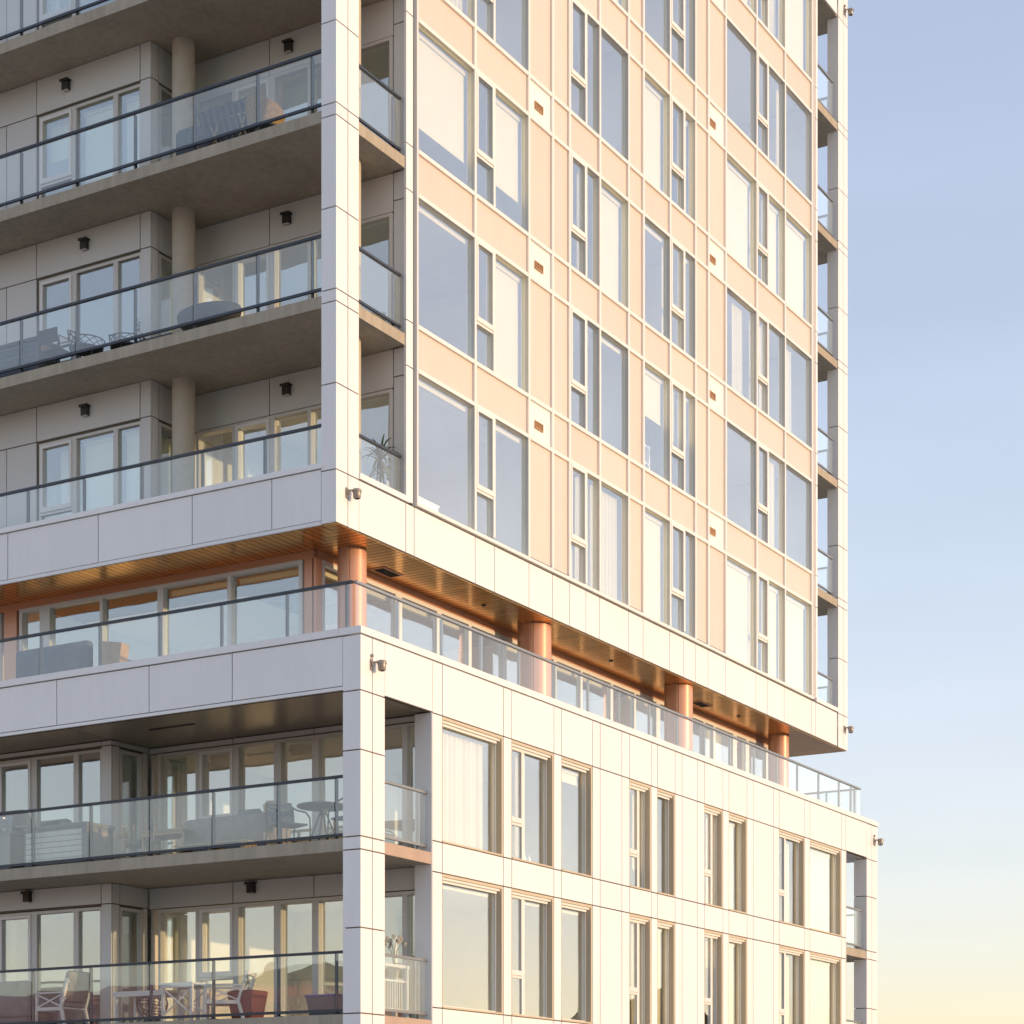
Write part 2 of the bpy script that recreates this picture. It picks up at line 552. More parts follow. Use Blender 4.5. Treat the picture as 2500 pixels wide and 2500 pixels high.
pier(PX, -0.88, -0.53, PY, PY + 0.34, pz)
pier(21.06, 21.42, PX1, PY, PY + 0.34, pz)

# ------------------------------------------------------------------ curtains, blinds
def blind(parent, orient, pl, s0, s1, zt, zb, n=0.17, full=True):
    m = MB()
    x0, x1, y0, y1 = ob(orient, pl, s0 + 0.02, s1 - 0.02, n, n + 0.006)
    if full: m.box(x0, x1, y0, y1, zb, zt - 0.06)
    x0, x1, y0, y1 = ob(orient, pl, s0 + 0.01, s1 - 0.01, n - 0.03, n + 0.05)
    m.box(x0, x1, y0, y1, zt - 0.09, zt - 0.01)
    if full:
        x0, x1, y0, y1 = ob(orient, pl, s0 + 0.02, s1 - 0.02, n - 0.008, n + 0.014)
        m.box(x0, x1, y0, y1, zb - 0.03, zb)
    return m.build('blind', 'blind_cloth', parent)

def curtain(parent, orient, pl, s0, s1, zt, zb, n=0.22, amp=0.035, wl=0.14):
    m = MB()
    cnt = max(8, int((s1 - s0) / wl * 8))
    v, f = [], []
    ph = random.random() * 6
    for i in range(cnt + 1):
        s = s0 + (s1 - s0) * i / cnt
        for z, k in ((zt, 0.8), ((zt + zb) / 2, 1.0), (zb, 1.25)):
            d = n + amp * k * (0.65 * math.sin(2 * math.pi * s / wl + ph + 1.6 * math.sin(3.3 * s + ph)) + 0.5 * math.sin(2 * math.pi * s / (wl * 1.73) + 2 * ph) * (0.4 + 0.6 * math.sin(2.1 * s + ph)))
            x0, x1, y0, y1 = ob(orient, pl, s, s, d, d)
            v.append((x0, y0, z))
    for i in range(cnt):
        for j in range(2):
            f.append((i * 3 + j, (i + 1) * 3 + j, (i + 1) * 3 + j + 1, i * 3 + j + 1))
    m.add(v, f)
    o = m.build('curtain', 'curtain_cloth', parent, smooth=True)
    return o

def cover(win, orient, pl, s0, s1, z0, z1, c, n=0.17):
    """c: None | 'box' (rolled up) | ('blind', fraction lowered) | ('curtain', from, to)."""
    if c is None: return
    if c == 'box': blind(win, orient, pl, s0, s1, z1, z1, n, full=False)
    elif c[0] == 'blind': blind(win, orient, pl, s0, s1, z1, z1 - (z1 - z0) * c[1] + (0.04 if c[1] >= 1 else 0), n)
    elif c[0] == 'curtain': curtain(win, orient, pl, s0 + (s1 - s0) * c[1], s0 + (s1 - s0) * c[2], z1 - 0.03, z0 + 0.03, n + 0.05)

# ------------------------------------------------------------------ tower curtain wall (sunny face, y = 0)
CW = part('curtain_wall')
MUL = [(2.399, 2.43), (4.323, 4.424), (6.312, 6.402), (7.244, 7.342), (7.942, 8.027), (9.207, 9.321), (10.503, 10.597), (11.187, 11.302),
       (12.469, 12.591), (13.754, 13.881), (14.453, 14.551), (15.372, 15.508), (17.139, 17.259), (18.86, 18.972), (20.59, 20.682)]
SUBM = {4.424: (5.011, 5.095), 8.027: (8.627, 8.714), 12.591: (13.187, 13.291), 17.259: (17.819, 17.918)}
SOLID = {6.402: 'vent', 7.342: 'plain', 10.597: 'plain', 13.881: 'plain', 14.551: 'vent'}
SILL0, HEAD0 = 15.86, 18.20
NF = 6
COVERS = {
    (2.43, 0): 'box', (5.095, 0): 'box', (2.43, 1): 'box', (5.095, 1): ('blind', 1), (2.43, 2): ('blind', .74), (5.095, 2): ('blind', .72), (4.424, 1): ('curtain', .1, .5),
    (4.424, 0): None, (2.43, 3): ('curtain', .75, 1),
    (9.321, 0): ('curtain', 0, 1), (8.714, 0): ('curtain', 0, 1), (8.027, 0): ('curtain', .2, .8), (9.321, 1): 'box', (9.321, 2): ('blind', 1), (8.714, 2): ('curtain', .05, .6), (8.027, 2): ('curtain', .3, .6),
    (9.321, 3): None, (9.321, 4): ('blind', 1), (8.714, 4): ('curtain', .2, .9),
    (11.302, 0): ('blind', 1), (12.591, 0): ('curtain', .3, .7), (13.291, 0): ('curtain', .5, 1), (11.302, 1): ('blind', .43), (12.591, 1): ('blind', .5), (13.291, 1): ('blind', .45),
    (11.302, 2): 'box', (12.591, 2): ('curtain', .1, .8), (13.291, 2): 'box', (11.302, 3): ('blind', 1), (12.591, 3): ('curtain', .2, .7), (13.291, 3): ('blind', .95),
    (11.302, 4): None, (11.302, 5): ('blind', 1), (13.291, 5): ('curtain', .2, 1),
    (15.508, 0): ('blind', 1), (17.259, 0): ('curtain', 0, .9), (17.918, 0): ('blind', 1), (18.972, 0): ('blind', 1), (15.508, 1): None, (17.918, 1): ('curtain', .55, 1),
    (15.508, 2): ('curtain', .5, .85), (17.259, 2): ('curtain', .1, .6), (17.918, 2): ('curtain', 0, .3), (18.972, 2): ('curtain', .08, .55), (15.508, 3): ('blind', 1), (17.918, 3): ('blind', 1), (18.972, 3): ('blind', 1), (17.259, 3): ('curtain', .1, .7),
    (18.972, 4): ('curtain', 0, .2), (15.508, 5): ('blind', 1), (17.259, 5): ('curtain', .2, .9), (17.918, 5): ('curtain', .1, 1), (18.972, 5): ('blind', 1)}
TOPZ = 33.86
for a, b in MUL:
    w = b - a
    c = (a + b) / 2
    hw = 0.036
    if a < 2.41:
        box('mullion', 2.40, 2.44, -0.045, 0.08, SILL0, TOPZ, 'white_paint', CW)
    else:
        box('mullion', c - hw, c + hw, -0.045, 0.08, SILL0, TOPZ, 'white_paint', CW)
edges = [(c0 + c1) / 2 for c0, c1 in MUL]
edges[0] = 2.42
for f in range(NF):
    z0, z1 = SILL0 + FL * f, HEAD0 + FL * f - 0.02
    zn = SILL0 + FL * (f + 1)
    for z in (z1, zn):
        if z < TOPZ:
            # horizontal caps butt between the vertical ones
            for i in range(len(edges) - 1):
                box('transom', edges[i] + 0.037, edges[i + 1] - 0.037, -0.042, 0.08, z - 0.036, z + 0.036, 'white_paint', CW)
    for i in range(len(edges) - 1):
        s0, s1 = edges[i] + 0.037, edges[i + 1] - 0.037
        key = MUL[i][1]
        za, zb = z0 + 0.037, z1 - 0.037
        solid = SOLID.get(key)
        if z1 + 0.04 < TOPZ - 0.2:
            zs1 = min(zn - 0.037, TOPZ)
            mat = 'white_panel' if solid == 'vent' else 'peach_panel'
            box('spandrel_panel', s0, s1, 0.004, 0.04, z1 + 0.037, zs1, mat, CW, jitter=0.0006)
            if solid == 'vent':
                vx = s0 + (0.24 if key < 10 else 0.07)
                m = MB().box(vx, vx + 0.31, -0.02, 0.003, z1 + 0.25, z1 + 0.275).box(vx, vx + 0.31, -0.02, 0.003, z1 + 0.375, z1 + 0.40).box(vx, vx + 0.02, -0.019, 0.003, z1 + 0.275, z1 + 0.375).box(vx + 0.29, vx + 0.31, -0.019, 0.003, z1 + 0.275, z1 + 0.375)
                for q in range(4):
                    m.box(vx + 0.02, vx + 0.29, -0.012, 0.002, z1 + 0.279 + q * 0.024, z1 + 0.294 + q * 0.024)
                m.build('air_vent', 'vent_tan', CW)
        if solid:
            box('spandrel_panel', s0, s1, 0.004, 0.04, za, zb, 'peach_panel', CW, jitter=0.0006)
            continue
        cells = [(s0, s1, 'fixed', key)]
        if key in SUBM:
            ma, mb = SUBM[key]
            c = (ma + mb) / 2
            cells = [(s0, c - 0.037, 'sash', key), (c + 0.037, s1, 'fixed', mb)]
            box('mullion', c - 0.036, c + 0.036, -0.043, 0.08, za, zb, 'white_paint', CW)
        elif abs(key - 8.027) < 0.01:
            cells = [(s0, 8.634, 'sash', key), (8.707, s1, 'fixed', 8.714)]
            box('mullion', 8.634, 8.707, -0.043, 0.08, za, zb, 'white_paint', CW)
        for a, b, kind, ck in cells:
            win = empty('window', B)
            if kind == 'fixed':
                box('pane', a, b, 0.03, 0.038, za, zb, 'window_glass', win)
            else:
                zt = za + (zb - za) * 0.335
                fr = MB()
                fr.box(a, b, -0.03, 0.07, zt - 0.05, zt)                      # transom
                fr.box(a, a + 0.05, -0.055, 0.06, zt, zb).box(b - 0.05, b, -0.055, 0.06, zt, zb).box(a + 0.05, b - 0.05, -0.054, 0.06, zb - 0.06, zb).box(a + 0.05, b - 0.05, -0.054, 0.06, zt, zt + 0.09)
                fr.build('sash', 'white_paint', win)
                box('pane', a + 0.05, b - 0.05, 0.0, 0.008, zt + 0.09, zb - 0.06, 'window_glass', win)
                box('pane', a, b, 0.03, 0.038, za, zt - 0.05, 'window_glass', win)
            cover(win, 'R', 0.0, a, b, za, zb, COVERS.get((ck, f)), n=0.17)
            # window board and inner jambs
            MB().box(a, b, 0.085, 0.30, za - 0.03, za).box(a - 0.03, a, 0.085, 0.12, za, zb).box(b, b + 0.03, 0.085, 0.12, za, zb).build('inner_trim', 'white_paint', win)
# end strips and groove beside the curtain wall
for x0, x1, gx0, gx1 in ((2.115, 2.327, 2.327, 2.40), (20.954, 21.091, 20.69, 20.954)):
    zz = [15.80] + [z for k in range(6) for z in (18.185 + FL * k, 18.985 + FL * k)] + [36.2]
    for a, b in zip(zz[:-1], zz[1:]):
        box('end_panel', x0, x1, 0.0, 0.05, a + G, b - G, 'white_panel', CW)
    box('groove', gx0, gx1, 0.045, 0.085, 15.80, 36.2, 'joint_dark', CW)
    if gx1 > 20:
        box('downpipe', gx0 + 0.06, gx0 + 0.17, -0.02, 0.044, 15.82, 36.1, 'frame_beige', CW)

# tower fascia, sunny face
FA = part('fascia')
fx = [0.66, 2.10, 2.369, 4.428, 5.117, 6.415, 7.337, 8.043, 8.72, 9.315, 10.61, 11.284, 12.567, 13.262, 13.876, 14.547, 15.496, 17.218, 17.908, 18.93, 20.685, 20.949, 22.43, 22.51]
for a, b in zip(fx[:-1], fx[1:]):
    if b - a < 0.12: continue
    panel(FA, 'R', 0.0, a, b, SOFFIT + 0.015, 15.765)
box('coping', 0.67, 2.20, -0.025, 0.10, 15.785, 15.885, 'white_panel', FA)
box('coping', 20.97, 22.50, -0.025, 0.10, 15.785, 15.885, 'white_panel', FA)
box('sill_ledge', 2.38, 20.70, -0.06, 0.08, 15.785, 15.845, 'white_paint', FA)
box('backing', 0.66, 22.52, 0.035, 0.16, SOFFIT + 0.01, 15.78, 'joint_dark', FA)
# tower fascia, shaded face
fy = [0.30, 0.302, 1.334, 3.057, 5.206, 7.40, 9.6, 11.8, YB]
for a, b in zip(fy[1:-1], fy[2:]):
    panel(FA, 'L', 0.0, a, b, 14.945, 15.815)
box('coping', -0.03, 0.18, 0.29, YB, 15.82, 15.91, 'white_panel', FA)
box('edge_trim', -0.012, 0.03, 0.31, YB, SOFFIT + 0.003, 14.94, 'white_panel', FA)
box('backing', 0.035, 0.16, 0.31, YB, SOFFIT + 0.01, 15.82, 'joint_dark', FA)
# band above the top storey
for a, b in zip(fx[:-1], fx[1:]):
    if b - a < 0.12: continue
    panel(FA, 'R', 0.0, a, b, 33.90, 36.2)

# ------------------------------------------------------------------ balconies
def guard(parent, orient, pl, s0, s1, z_floor, z_rail, z_glass, posts, bottom=True, rail='rail_metal', gap=0.012, base=True, pane_mat='guard_glass'):
    """Glass balustrade: top rail, bottom rail, posts and one pane between neighbouring posts."""
    x0, x1, y0, y1 = ob(orient, pl, s0, s1, -0.03, 0.03)
    box('top_rail', x0, x1, y0, y1, z_rail - 0.042, z_rail, rail, parent)
    if bottom:
        x0, x1, y0, y1 = ob(orient, pl, s0, s1, -0.02, 0.02)
        box('bottom_rail', x0, x1, y0, y1, z_glass - 0.045, z_glass, rail, parent)
    ps = sorted([q for q in posts if s0 - 0.01 <= q <= s1 + 0.01])
    for q in ps:
        m = MB()
        x0, x1, y0, y1 = ob(orient, pl, q - 0.017, q + 0.017, 0.022, 0.072)
        m.box(x0, x1, y0, y1, z_floor, z_rail - 0.043)
        if base:
            x0, x1, y0, y1 = ob(orient, pl, q - 0.045, q + 0.045, -0.01, 0.12)
            m.box(x0, x1, y0, y1, z_floor - 0.001, z_floor + 0.018)
        m.build('post', rail, parent)
    e = [s0] + ps + [s1]
    for a, b in zip(e[:-1], e[1:]):
        if b - a < 0.06: continue
        x0, x1, y0, y1 = ob(orient, pl, a + gap, b - gap, -0.006, 0.006)
        box('glass_pane', x0, x1, y0, y1, z_glass, z_rail - 0.043, pane_mat, parent)

def tower_balcony(k):
    zb = SLAB[k]                    # underside
    zt = zb + 0.20
    bal = part('balcony')
    slab = MB().box(0.05, 2.30, 0.305, YB, zb, zt).box(0.665, 2.10, 0.02, 0.305, zb, zt)
    slab.build('slab', 'concrete', bal)
    if k >= 1:
        guard(bal, 'L', 0.12, 0.31, YB - 0.3, zt, zt + 1.06, zt + 0.165, [0.6, 1.751, 3.132, 4.478, 5.85, 7.213, 8.58, 9.95, 11.3])
        guard(bal, 'R', 0.12, 0.67, 2.10, zt, zt + 1.06, zt + 0.165, [0.80, 1.944])
    return bal
for k in range(1, 6): tower_balcony(k)
# lowest tower balcony: glass rises straight from the coping
bal = part('balcony')
MB().box(0.05, 2.30, 0.305, YB, 15.38, 15.60).box(0.665, 2.10, 0.165, 0.305, 15.38, 15.60).build('slab', 'concrete', bal)
guard(bal, 'L', 0.12, 0.31, YB - 0.3, 15.60, 16.61, 15.912, [0.25, 1.599, 2.954, 4.322, 5.679, 7.045, 8.4, 9.8], bottom=False, base=False)
guard(bal, 'R', 0.12, 0.67, 2.10, 15.60, 16.61, 15.887, [], bottom=False, base=False)
# far-end balconies of the tower
for k in range(0, 6):
    zb = SLAB[k] if k else 15.38
    zt = zb + 0.20
    bal = part('balcony')
    MB().box(21.10, 22.50, 0.02, 0.31, zb, zt).box(21.10, TX1 - 0.02, 0.31, 4.2, zb, zt).build('slab', 'concrete', bal)
    zg = zt + 0.165 if k else 15.89
    guard(bal, 'R', 0.12, 21.12, 22.42, zt, zt + 1.06, zg, [21.35, 22.30], bottom=bool(k), base=bool(k), rail='post_metal')
    guard(bal, 'E', TX1 - 0.08, 0.32, 4.1, zt, zt + 1.06, zg, [0.5, 1.8, 3.1], bottom=bool(k), base=bool(k), rail='post_metal')
bal = part('balcony')
MB().box(21.10, TX1 - 0.02, 0.04, 4.2, 33.90, 34.2).build('slab', 'concrete', bal)

# round concrete columns on the shaded balconies
for k in range(0, 5):
    z0 = (SLAB[k] + 0.20) if k else 15.60
    z1 = SLAB[k + 1]
    c = part('column')
    MB().lathe([(0.21, z0 - 0.001), (0.21, z1 + 0.001)], (1.46, 4.45, 0), 32).build('shaft', 'concrete_column', c, smooth=True)
    MB().lathe([(0.21, z0 - 0.001), (0.21, z1 + 0.001)], (1.40, 0.72, 0), 24).build('shaft', 'concrete_column', c, smooth=True)

# ------------------------------------------------------------------ generic framed windows
def framed_window(orient, pl, panes, z0, z1, frame='frame_beige', fw=0.055, nf=(-0.03, 0.06), glassm='balcony_window_glass', sash=(), sash_z=None, covers={}, cn=0.2, inward=0.0):
    """panes: ordered (s0, s1) glass openings; bars fill what is between them."""
    pl = pl + inward if orient != 'E' else pl - inward
    win = empty('window', B)
    panes = sorted(panes)
    m = MB()
    def add(s0, s1, n0, n1, a, b):
        x0, x1, y0, y1 = ob(orient, pl, s0, s1, n0, n1)
        m.box(x0, x1, y0, y1, a, b)
    lo, hi = panes[0][0] - fw, panes[-1][1] + fw
    xs = [lo]
    for (a, b), (c, d) in zip(panes[:-1], panes[1:]):
        add(b, c, nf[0], nf[1], z0, z1)
    add(lo, panes[0][0], nf[0], nf[1], z0, z1)
    add(panes[-1][1], hi, nf[0], nf[1], z0, z1)
    for a, b in panes:
        add(a, b, nf[0] + 0.002, nf[1], z1 - fw, z1)
        add(a, b, nf[0] + 0.002, nf[1], z0, z0 + fw)
    m.build('frame', frame, win)
    for i, (a, b) in enumerate(panes):
        za, zb = z0 + fw, z1 - fw
        x0, x1, y0, y1 = ob(orient, pl, a, b, 0.02, 0.028)
        if i in sash:
            zt = sash_z
            s = MB()
            def sb(s0, s1, n0, n1, c, d):
                X0, X1, Y0, Y1 = ob(orient, pl, s0, s1, n0, n1)
                s.box(X0, X1, Y0, Y1, c, d)
            t = 0.055
            sb(a, a + t, nf[0] - 0.025, 0.05, zt, zb); sb(b - t, b, nf[0] - 0.025, 0.05, zt, zb)
            sb(a + t, b - t, nf[0] - 0.024, 0.05, zb - t, zb); sb(a + t, b - t, nf[0] - 0.024, 0.05, zt, zt + 0.09)
            sb(a, b, nf[0] + 0.003, 0.05, zt - 0.05, zt - 0.001)
            s.build('sash', 'frame_white', win)
            X0, X1, Y0, Y1 = ob(orient, pl, a + t, b - t, 0.0, 0.008)
            box('pane', X0, X1, Y0, Y1, zt + 0.09, zb - t, glassm, win)
            box('pane', x0, x1, y0, y1, za, zt - 0.05, glassm, win)
        else:
            box('pane', x0, x1, y0, y1, za, zb, glassm, win)
        cover(win, orient, pl, a, b, za, zb, covers.get(i), cn)
    return win

# ------------------------------------------------------------------ walls behind the tower balconies
BX, DX, BYC = 1.09, 2.14, 4.91
WALL = part('balcony_wall')
BUMP_COV = {0: {}, 1: {}, 2: {0: ('blind', 1), 1: ('blind', 1)}, 3: {1: ('curtain', 0, .4)}, 4: {}}
for k in range(0, 5):
    z0 = (SLAB[k] + 0.20) if k else 15.60
    zc = SLAB[k + 1]
    zh = zc - 0.71
    zj = zc - 0.67
    # bump: panels
    for a, b in ((BYC, 5.168), (5.168, 7.72), (7.72, 10.6), (10.6, YB)):
        panel(WALL, 'L', BX, a, b, zj, zc, 'balcony_panel')
    panel(WALL, 'L', BX, BYC, 5.168, z0, zj, 'balcony_panel')
    panel(WALL, 'L', BX, 7.72, 8.49, z0, zj, 'balcony_panel')
    panel(WALL, 'L', BX, 8.49, 10.6, z0, zj, 'balcony_panel')
    panel(WALL, 'L', BX, 10.6, YB, z0, zj, 'balcony_panel')
    box('backing', BX + 0.04, BX + 0.14, BYC + 0.05, YB, zh + 0.02, zc - 0.004, 'joint_dark', WALL)
    box('backing', BX + 0.04, BX + 0.14, 7.70, YB, z0, zh + 0.02, 'joint_dark', WALL)
    box('backing', BX + 0.04, BX + 0.14, BYC + 0.05, 5.14, z0, zh + 0.02, 'joint_dark', WALL)
    cov = {0: ({2: ('curtain', .1, .7), 0: ('blind', 1), 1: ('blind', 1)}), 1: {}, 2: {0: ('blind', 1), 1: ('blind', 1), 2: ('blind', .35)}, 3: {2: ('curtain', .7, 1)}}.get(k, {})
    framed_window('L', BX, [(5.20, 5.719), (5.831, 6.736), (6.846, 7.62)], z0 + 0.02, zh, sash=(2,), sash_z=z0 + 0.90, covers=cov, inward=0.05)
    # return of the bump
    panel(WALL, 'R', BYC, BX + 0.032, 1.31, z0, zj, 'balcony_panel')
    panel(WALL, 'R', BYC, BX + 0.032, 1.31, zj, zc, 'balcony_panel')
    panel(WALL, 'R', BYC, 1.31, 2.13, zj, zc, 'balcony_panel')
    box('backing', BX + 0.15, 2.13, BYC + 0.04, BYC + 0.10, zh + 0.02, zc - 0.004, 'joint_dark', WALL)
    framed_window('R', BYC, [(1.38, 2.06)], z0 + 0.02, zh, covers={0: ('curtain', .3, 1)}, inward=0.03)
    # deep wall
    for a, b in ((0.286, 3.006), (3.006, 4.90)):
        panel(WALL, 'L', DX, a, b, zh + 0.02, zc, 'balcony_panel')
    panel(WALL, 'L', DX, 0.05, 0.286, zc - 0.50, zc, 'balcony_panel')
    panel(WALL, 'L', DX, 0.05, 0.286, z0, zc - 0.50, 'balcony_panel')
    box('backing', DX + 0.04, DX + 0.12, 0.10, 4.90, zh + 0.03, zc - 0.004, 'joint_dark', WALL)
    box('backing', DX + 0.04, DX + 0.12, 0.09, 0.27, z0, zh + 0.02, 'joint_dark', WALL)
    cov = {0: {0: ('curtain', 0.86, 1)}, 2: {1: ('blind', 1), 3: ('blind', 1)}}.get(k, {})
    framed_window('L', DX, [(0.35, 2.049), (2.124, 2.864), (2.98, 3.74), (3.838, 4.625)], z0 + 0.02, zh, sash=(2,), sash_z=z0 + 0.90, covers=cov, inward=0.04, nf=(-0.075, 0.06))
# far-end wall of the tower
for k in range(0, 6):
    z0 = (SLAB[k] + 0.20) if k else 15.60
    box('end_wall', 21.0, 21.085, 0.06, 6.0, z0, SLAB[k + 1] if k < 6 else 34, 'balcony_panel', WALL)

# ------------------------------------------------------------------ terrace storey: ceiling, columns, copper walls, glass
TC = part('terrace_ceiling')
PW = 0.15
WY, WX = 1.23, 1.12               # recessed walls
def plank(parent, verts):
    m = MB()
    n = len(verts)
    v = [(x, y, SOFFIT) for x, y in verts] + [(x, y, SOFFIT + 0.03) for x, y in verts]
    f = [tuple(range(n - 1, -1, -1)), tuple(range(n, 2 * n))] + [(i, (i + 1) % n, n + (i + 1) % n, n + i) for i in range(n)]
    m.add(v, f)
    return m.build('plank', 'copper_plank', parent)
g = 0.008
i = 0
x = 0.04
while x < TX1 - 0.05:              # planks across the sunny side, mitred at the corner
    x1 = min(x + PW, TX1 - 0.03)
    yb = 1.30 if x > 1.2 else None
    if x > 1.35:
        yy = 1.235 if x < 20.8 else 4.0
        plank(TC, [(x + g, 0.035), (x1 - g, 0.035), (x1 - g, yy), (x + g, yy)])
    else:
        a, b = x + g, x1 - g
        plank(TC, [(a, 0.035), (b, 0.035), (b, max(0.036, b)), (a, max(0.036, a))])
    x += PW
y = 0.04
while y < YB - 0.3:
    a, b = y + g, y + PW - g
    if y > 1.18:
        plank(TC, [(0.035, a), (0.035, b), (1.125, b), (1.125, a)][::-1])
    else:
        plank(TC, [(0.035, a), (max(0.036, a), a), (max(0.036, b), b), (0.035, b)])
    y += PW
MB().box(0.03, TX1 - 0.02, 0.03, 4.2, SOFFIT + 0.035, SOFFIT + 0.06).box(0.03, 3.0, 4.2, YB, SOFFIT + 0.035, SOFFIT + 0.06).build('backing', 'vent_dark', TC)
for vx, vy in ((2.90, 0.94), (15.92, 0.82)):
    m = MB().box(vx - 0.32, vx + 0.32, vy - 0.15, vy - 0.12, SOFFIT - 0.015, SOFFIT - 0.001).box(vx - 0.32, vx + 0.32, vy + 0.12, vy + 0.15, SOFFIT - 0.015, SOFFIT - 0.001).box(vx - 0.32, vx - 0.29, vy - 0.12, vy + 0.12, SOFFIT - 0.015, SOFFIT - 0.001).box(vx + 0.29, vx + 0.32, vy - 0.12, vy + 0.12, SOFFIT - 0.015, SOFFIT - 0.001)
    vent = m.build('air_vent', 'copper_paint', TC)
    gr = MB()
    gr.box(vx - 0.289, vx + 0.289, vy - 0.119, vy + 0.119, SOFFIT - 0.004, SOFFIT - 0.002)
    for q in range(7):
        gr.box(vx - 0.285, vx + 0.285, vy - 0.105 + q * 0.032, vy - 0.095 + q * 0.032, SOFFIT - 0.013, SOFFIT - 0.0045)
    gr.build('grille', 'vent_dark', TC)
for lx, ly in ((5.75, 0.62), (11.0, 0.62), (17.6, 0.62)):
    MB().lathe([(0.045, SOFFIT - 0.018), (0.05, SOFFIT - 0.001)], (lx, ly, 0), 16).build('downlight', 'black_metal', TC, smooth=True)
for cx, cyy, r in ((1.467, 0.70, 0.255), (7.62, 0.57, 0.34), (14.0, 0.48, 0.325), (20.32, 0.74, 0.262)):
    c = part('terrace_column')
    t0 = R(205)
    for a0, a1 in ((t0 + 0.03, t0 + R(240)), (t0 + R(240) + 0.03, t0 + R(360))):
        for z0, z1 in ((12.43, 13.02), (13.035, SOFFIT - 0.004)):
            v, f = [], []
            seg = 28
            for k in range(seg + 1):
                a = a0 + (a1 - a0) * k / seg
                for rr in (r, r - 0.02):
                    for z in (z0, z1):
                        v.append((cx + rr * math.cos(a), cyy + rr * math.sin(a), z))
            for k in range(seg):
                o, q = k * 4, (k + 1) * 4
                f += [(o, q, q + 1, o + 1), (o + 2, o + 3, q + 3, q + 2), (o + 1, q + 1, q + 3, o + 3), (o, o + 2, q + 2, q)]
            f += [(0, 1, 3, 2), (seg * 4, seg * 4 + 2, seg * 4 + 3, seg * 4 + 1)]
            MB().add(v, f).build('cladding', 'copper_paint', c, smooth=True)
    MB().lathe([(r - 0.022, 12.42), (r - 0.022, SOFFIT - 0.003)], (cx, cyy, 0), 24).build('core', 'vent_dark', c, smooth=True)

TW = part('terrace_wall')
box('copper_header', WX - 0.02, WX + 0.05, WY + 0.03, YB, 14.742, SOFFIT - 0.002, 'copper_paint', TW)
box('copper_header', WX + 0.06, 20.9, WY - 0.02, WY + 0.05, 14.742, SOFFIT - 0.002, 'copper_paint', TW)
MB().box(WX - 0.018, WX + 0.10, WY + 0.06, 1.458, 12.43, 14.741).build('copper_panel', 'copper_paint', TW)
MB().box(WX - 0.022, WX + 0.16, WY - 0.022, WY + 0.028, 12.43, 14.741).build('copper_panel', 'copper_paint', TW)
box('copper_panel', WX - 0.018, WX + 0.05, 8.245, 8.57, 12.43, 14.741, 'copper_paint', TW)
box('copper_panel', WX - 0.018, WX + 0.05, 11.4, YB, 12.43, 14.741, 'copper_paint', TW)
box('floor', PX + 0.1, PX1 - 0.1, PY + 0.1, 10.0, 12.20, 12.42, 'terrace_tile', TW)
framed_window('L', WX, [(1.567, 3.054), (3.14, 4.616), (4.75, 6.066), (6.136, 7.381), (7.634, 8.086)], 12.45, 14.74, fw=0.07, frame='frame_white', glassm='balcony_window_glass', covers={0: 'box', 1: 'box'}, inward=0.02, nf=(-0.06, 0.06))
framed_window('L', WX, [(8.72, 10.0), (10.1, 11.3)], 12.45, 14.74, fw=0.07, frame='frame_white')
tp = [(1.36, 2.48), (2.56, 3.58), (3.80, 4.995), (5.16, 6.146), (6.256, 7.45), (7.60, 8.60), (8.70, 9.52), (9.66, 10.70), (10.79, 12.08), (12.20, 13.22), (13.31, 14.33), (14.53, 15.60), (15.70, 16.85), (16.95, 17.42), (17.54, 18.57), (18.80, 19.33), (19.54, 20.60)]
framed_window('R', WY, tp, 12.45, 14.74, fw=0.075, frame='white_paint', glassm='window_glass', covers={0: 'box', 1: 'box', 2: 'box', 3: 'box', 5: 'box', 7: 'box', 8: 'box', 10: 'box', 14: ('curtain', .1, .9), 15: ('blind', 1), 16: ('curtain', .5, 1)})
box('end_wall', 20.70, 20.9, WY - 0.02, WY + 0.06, 12.43, 14.741, 'white_panel', TW)
box('end_wall', 20.80, 20.9, WY + 0.06, 6.0, 12.43, SOFFIT, 'white_panel', TW)

# terrace balustrade
TG = part('terrace_balustrade')
guard(TG, 'R', PY + 0.26, PX + 0.23, 21.27, 12.66, 13.53, 12.70, [0.3, 1.65, 2.95, 4.27, 5.59, 6.907, 8.20, 9.53, 10.825, 12.15, 13.47, 14.785, 16.06, 17.30, 18.62, 19.95, 20.75, 21.02], bottom=False, base=False, rail='post_metal', gap=0.006)
guard(TG, 'L', PX + 0.21, PY + 0.30, YB - 1, 12.66, 13.53, 12.70, [-0.89, 0.294, 1.647, 2.97, 4.31, 5.67, 7.0, 8.35, 9.7], bottom=False, base=False, gap=0.006)
guard(TG, 'E', 21.24, PY + 0.31, 5.0, 12.66, 13.53, 12.70, [-0.2, 1.1, 2.4], bottom=False, base=False, rail='post_metal', gap=0.006)

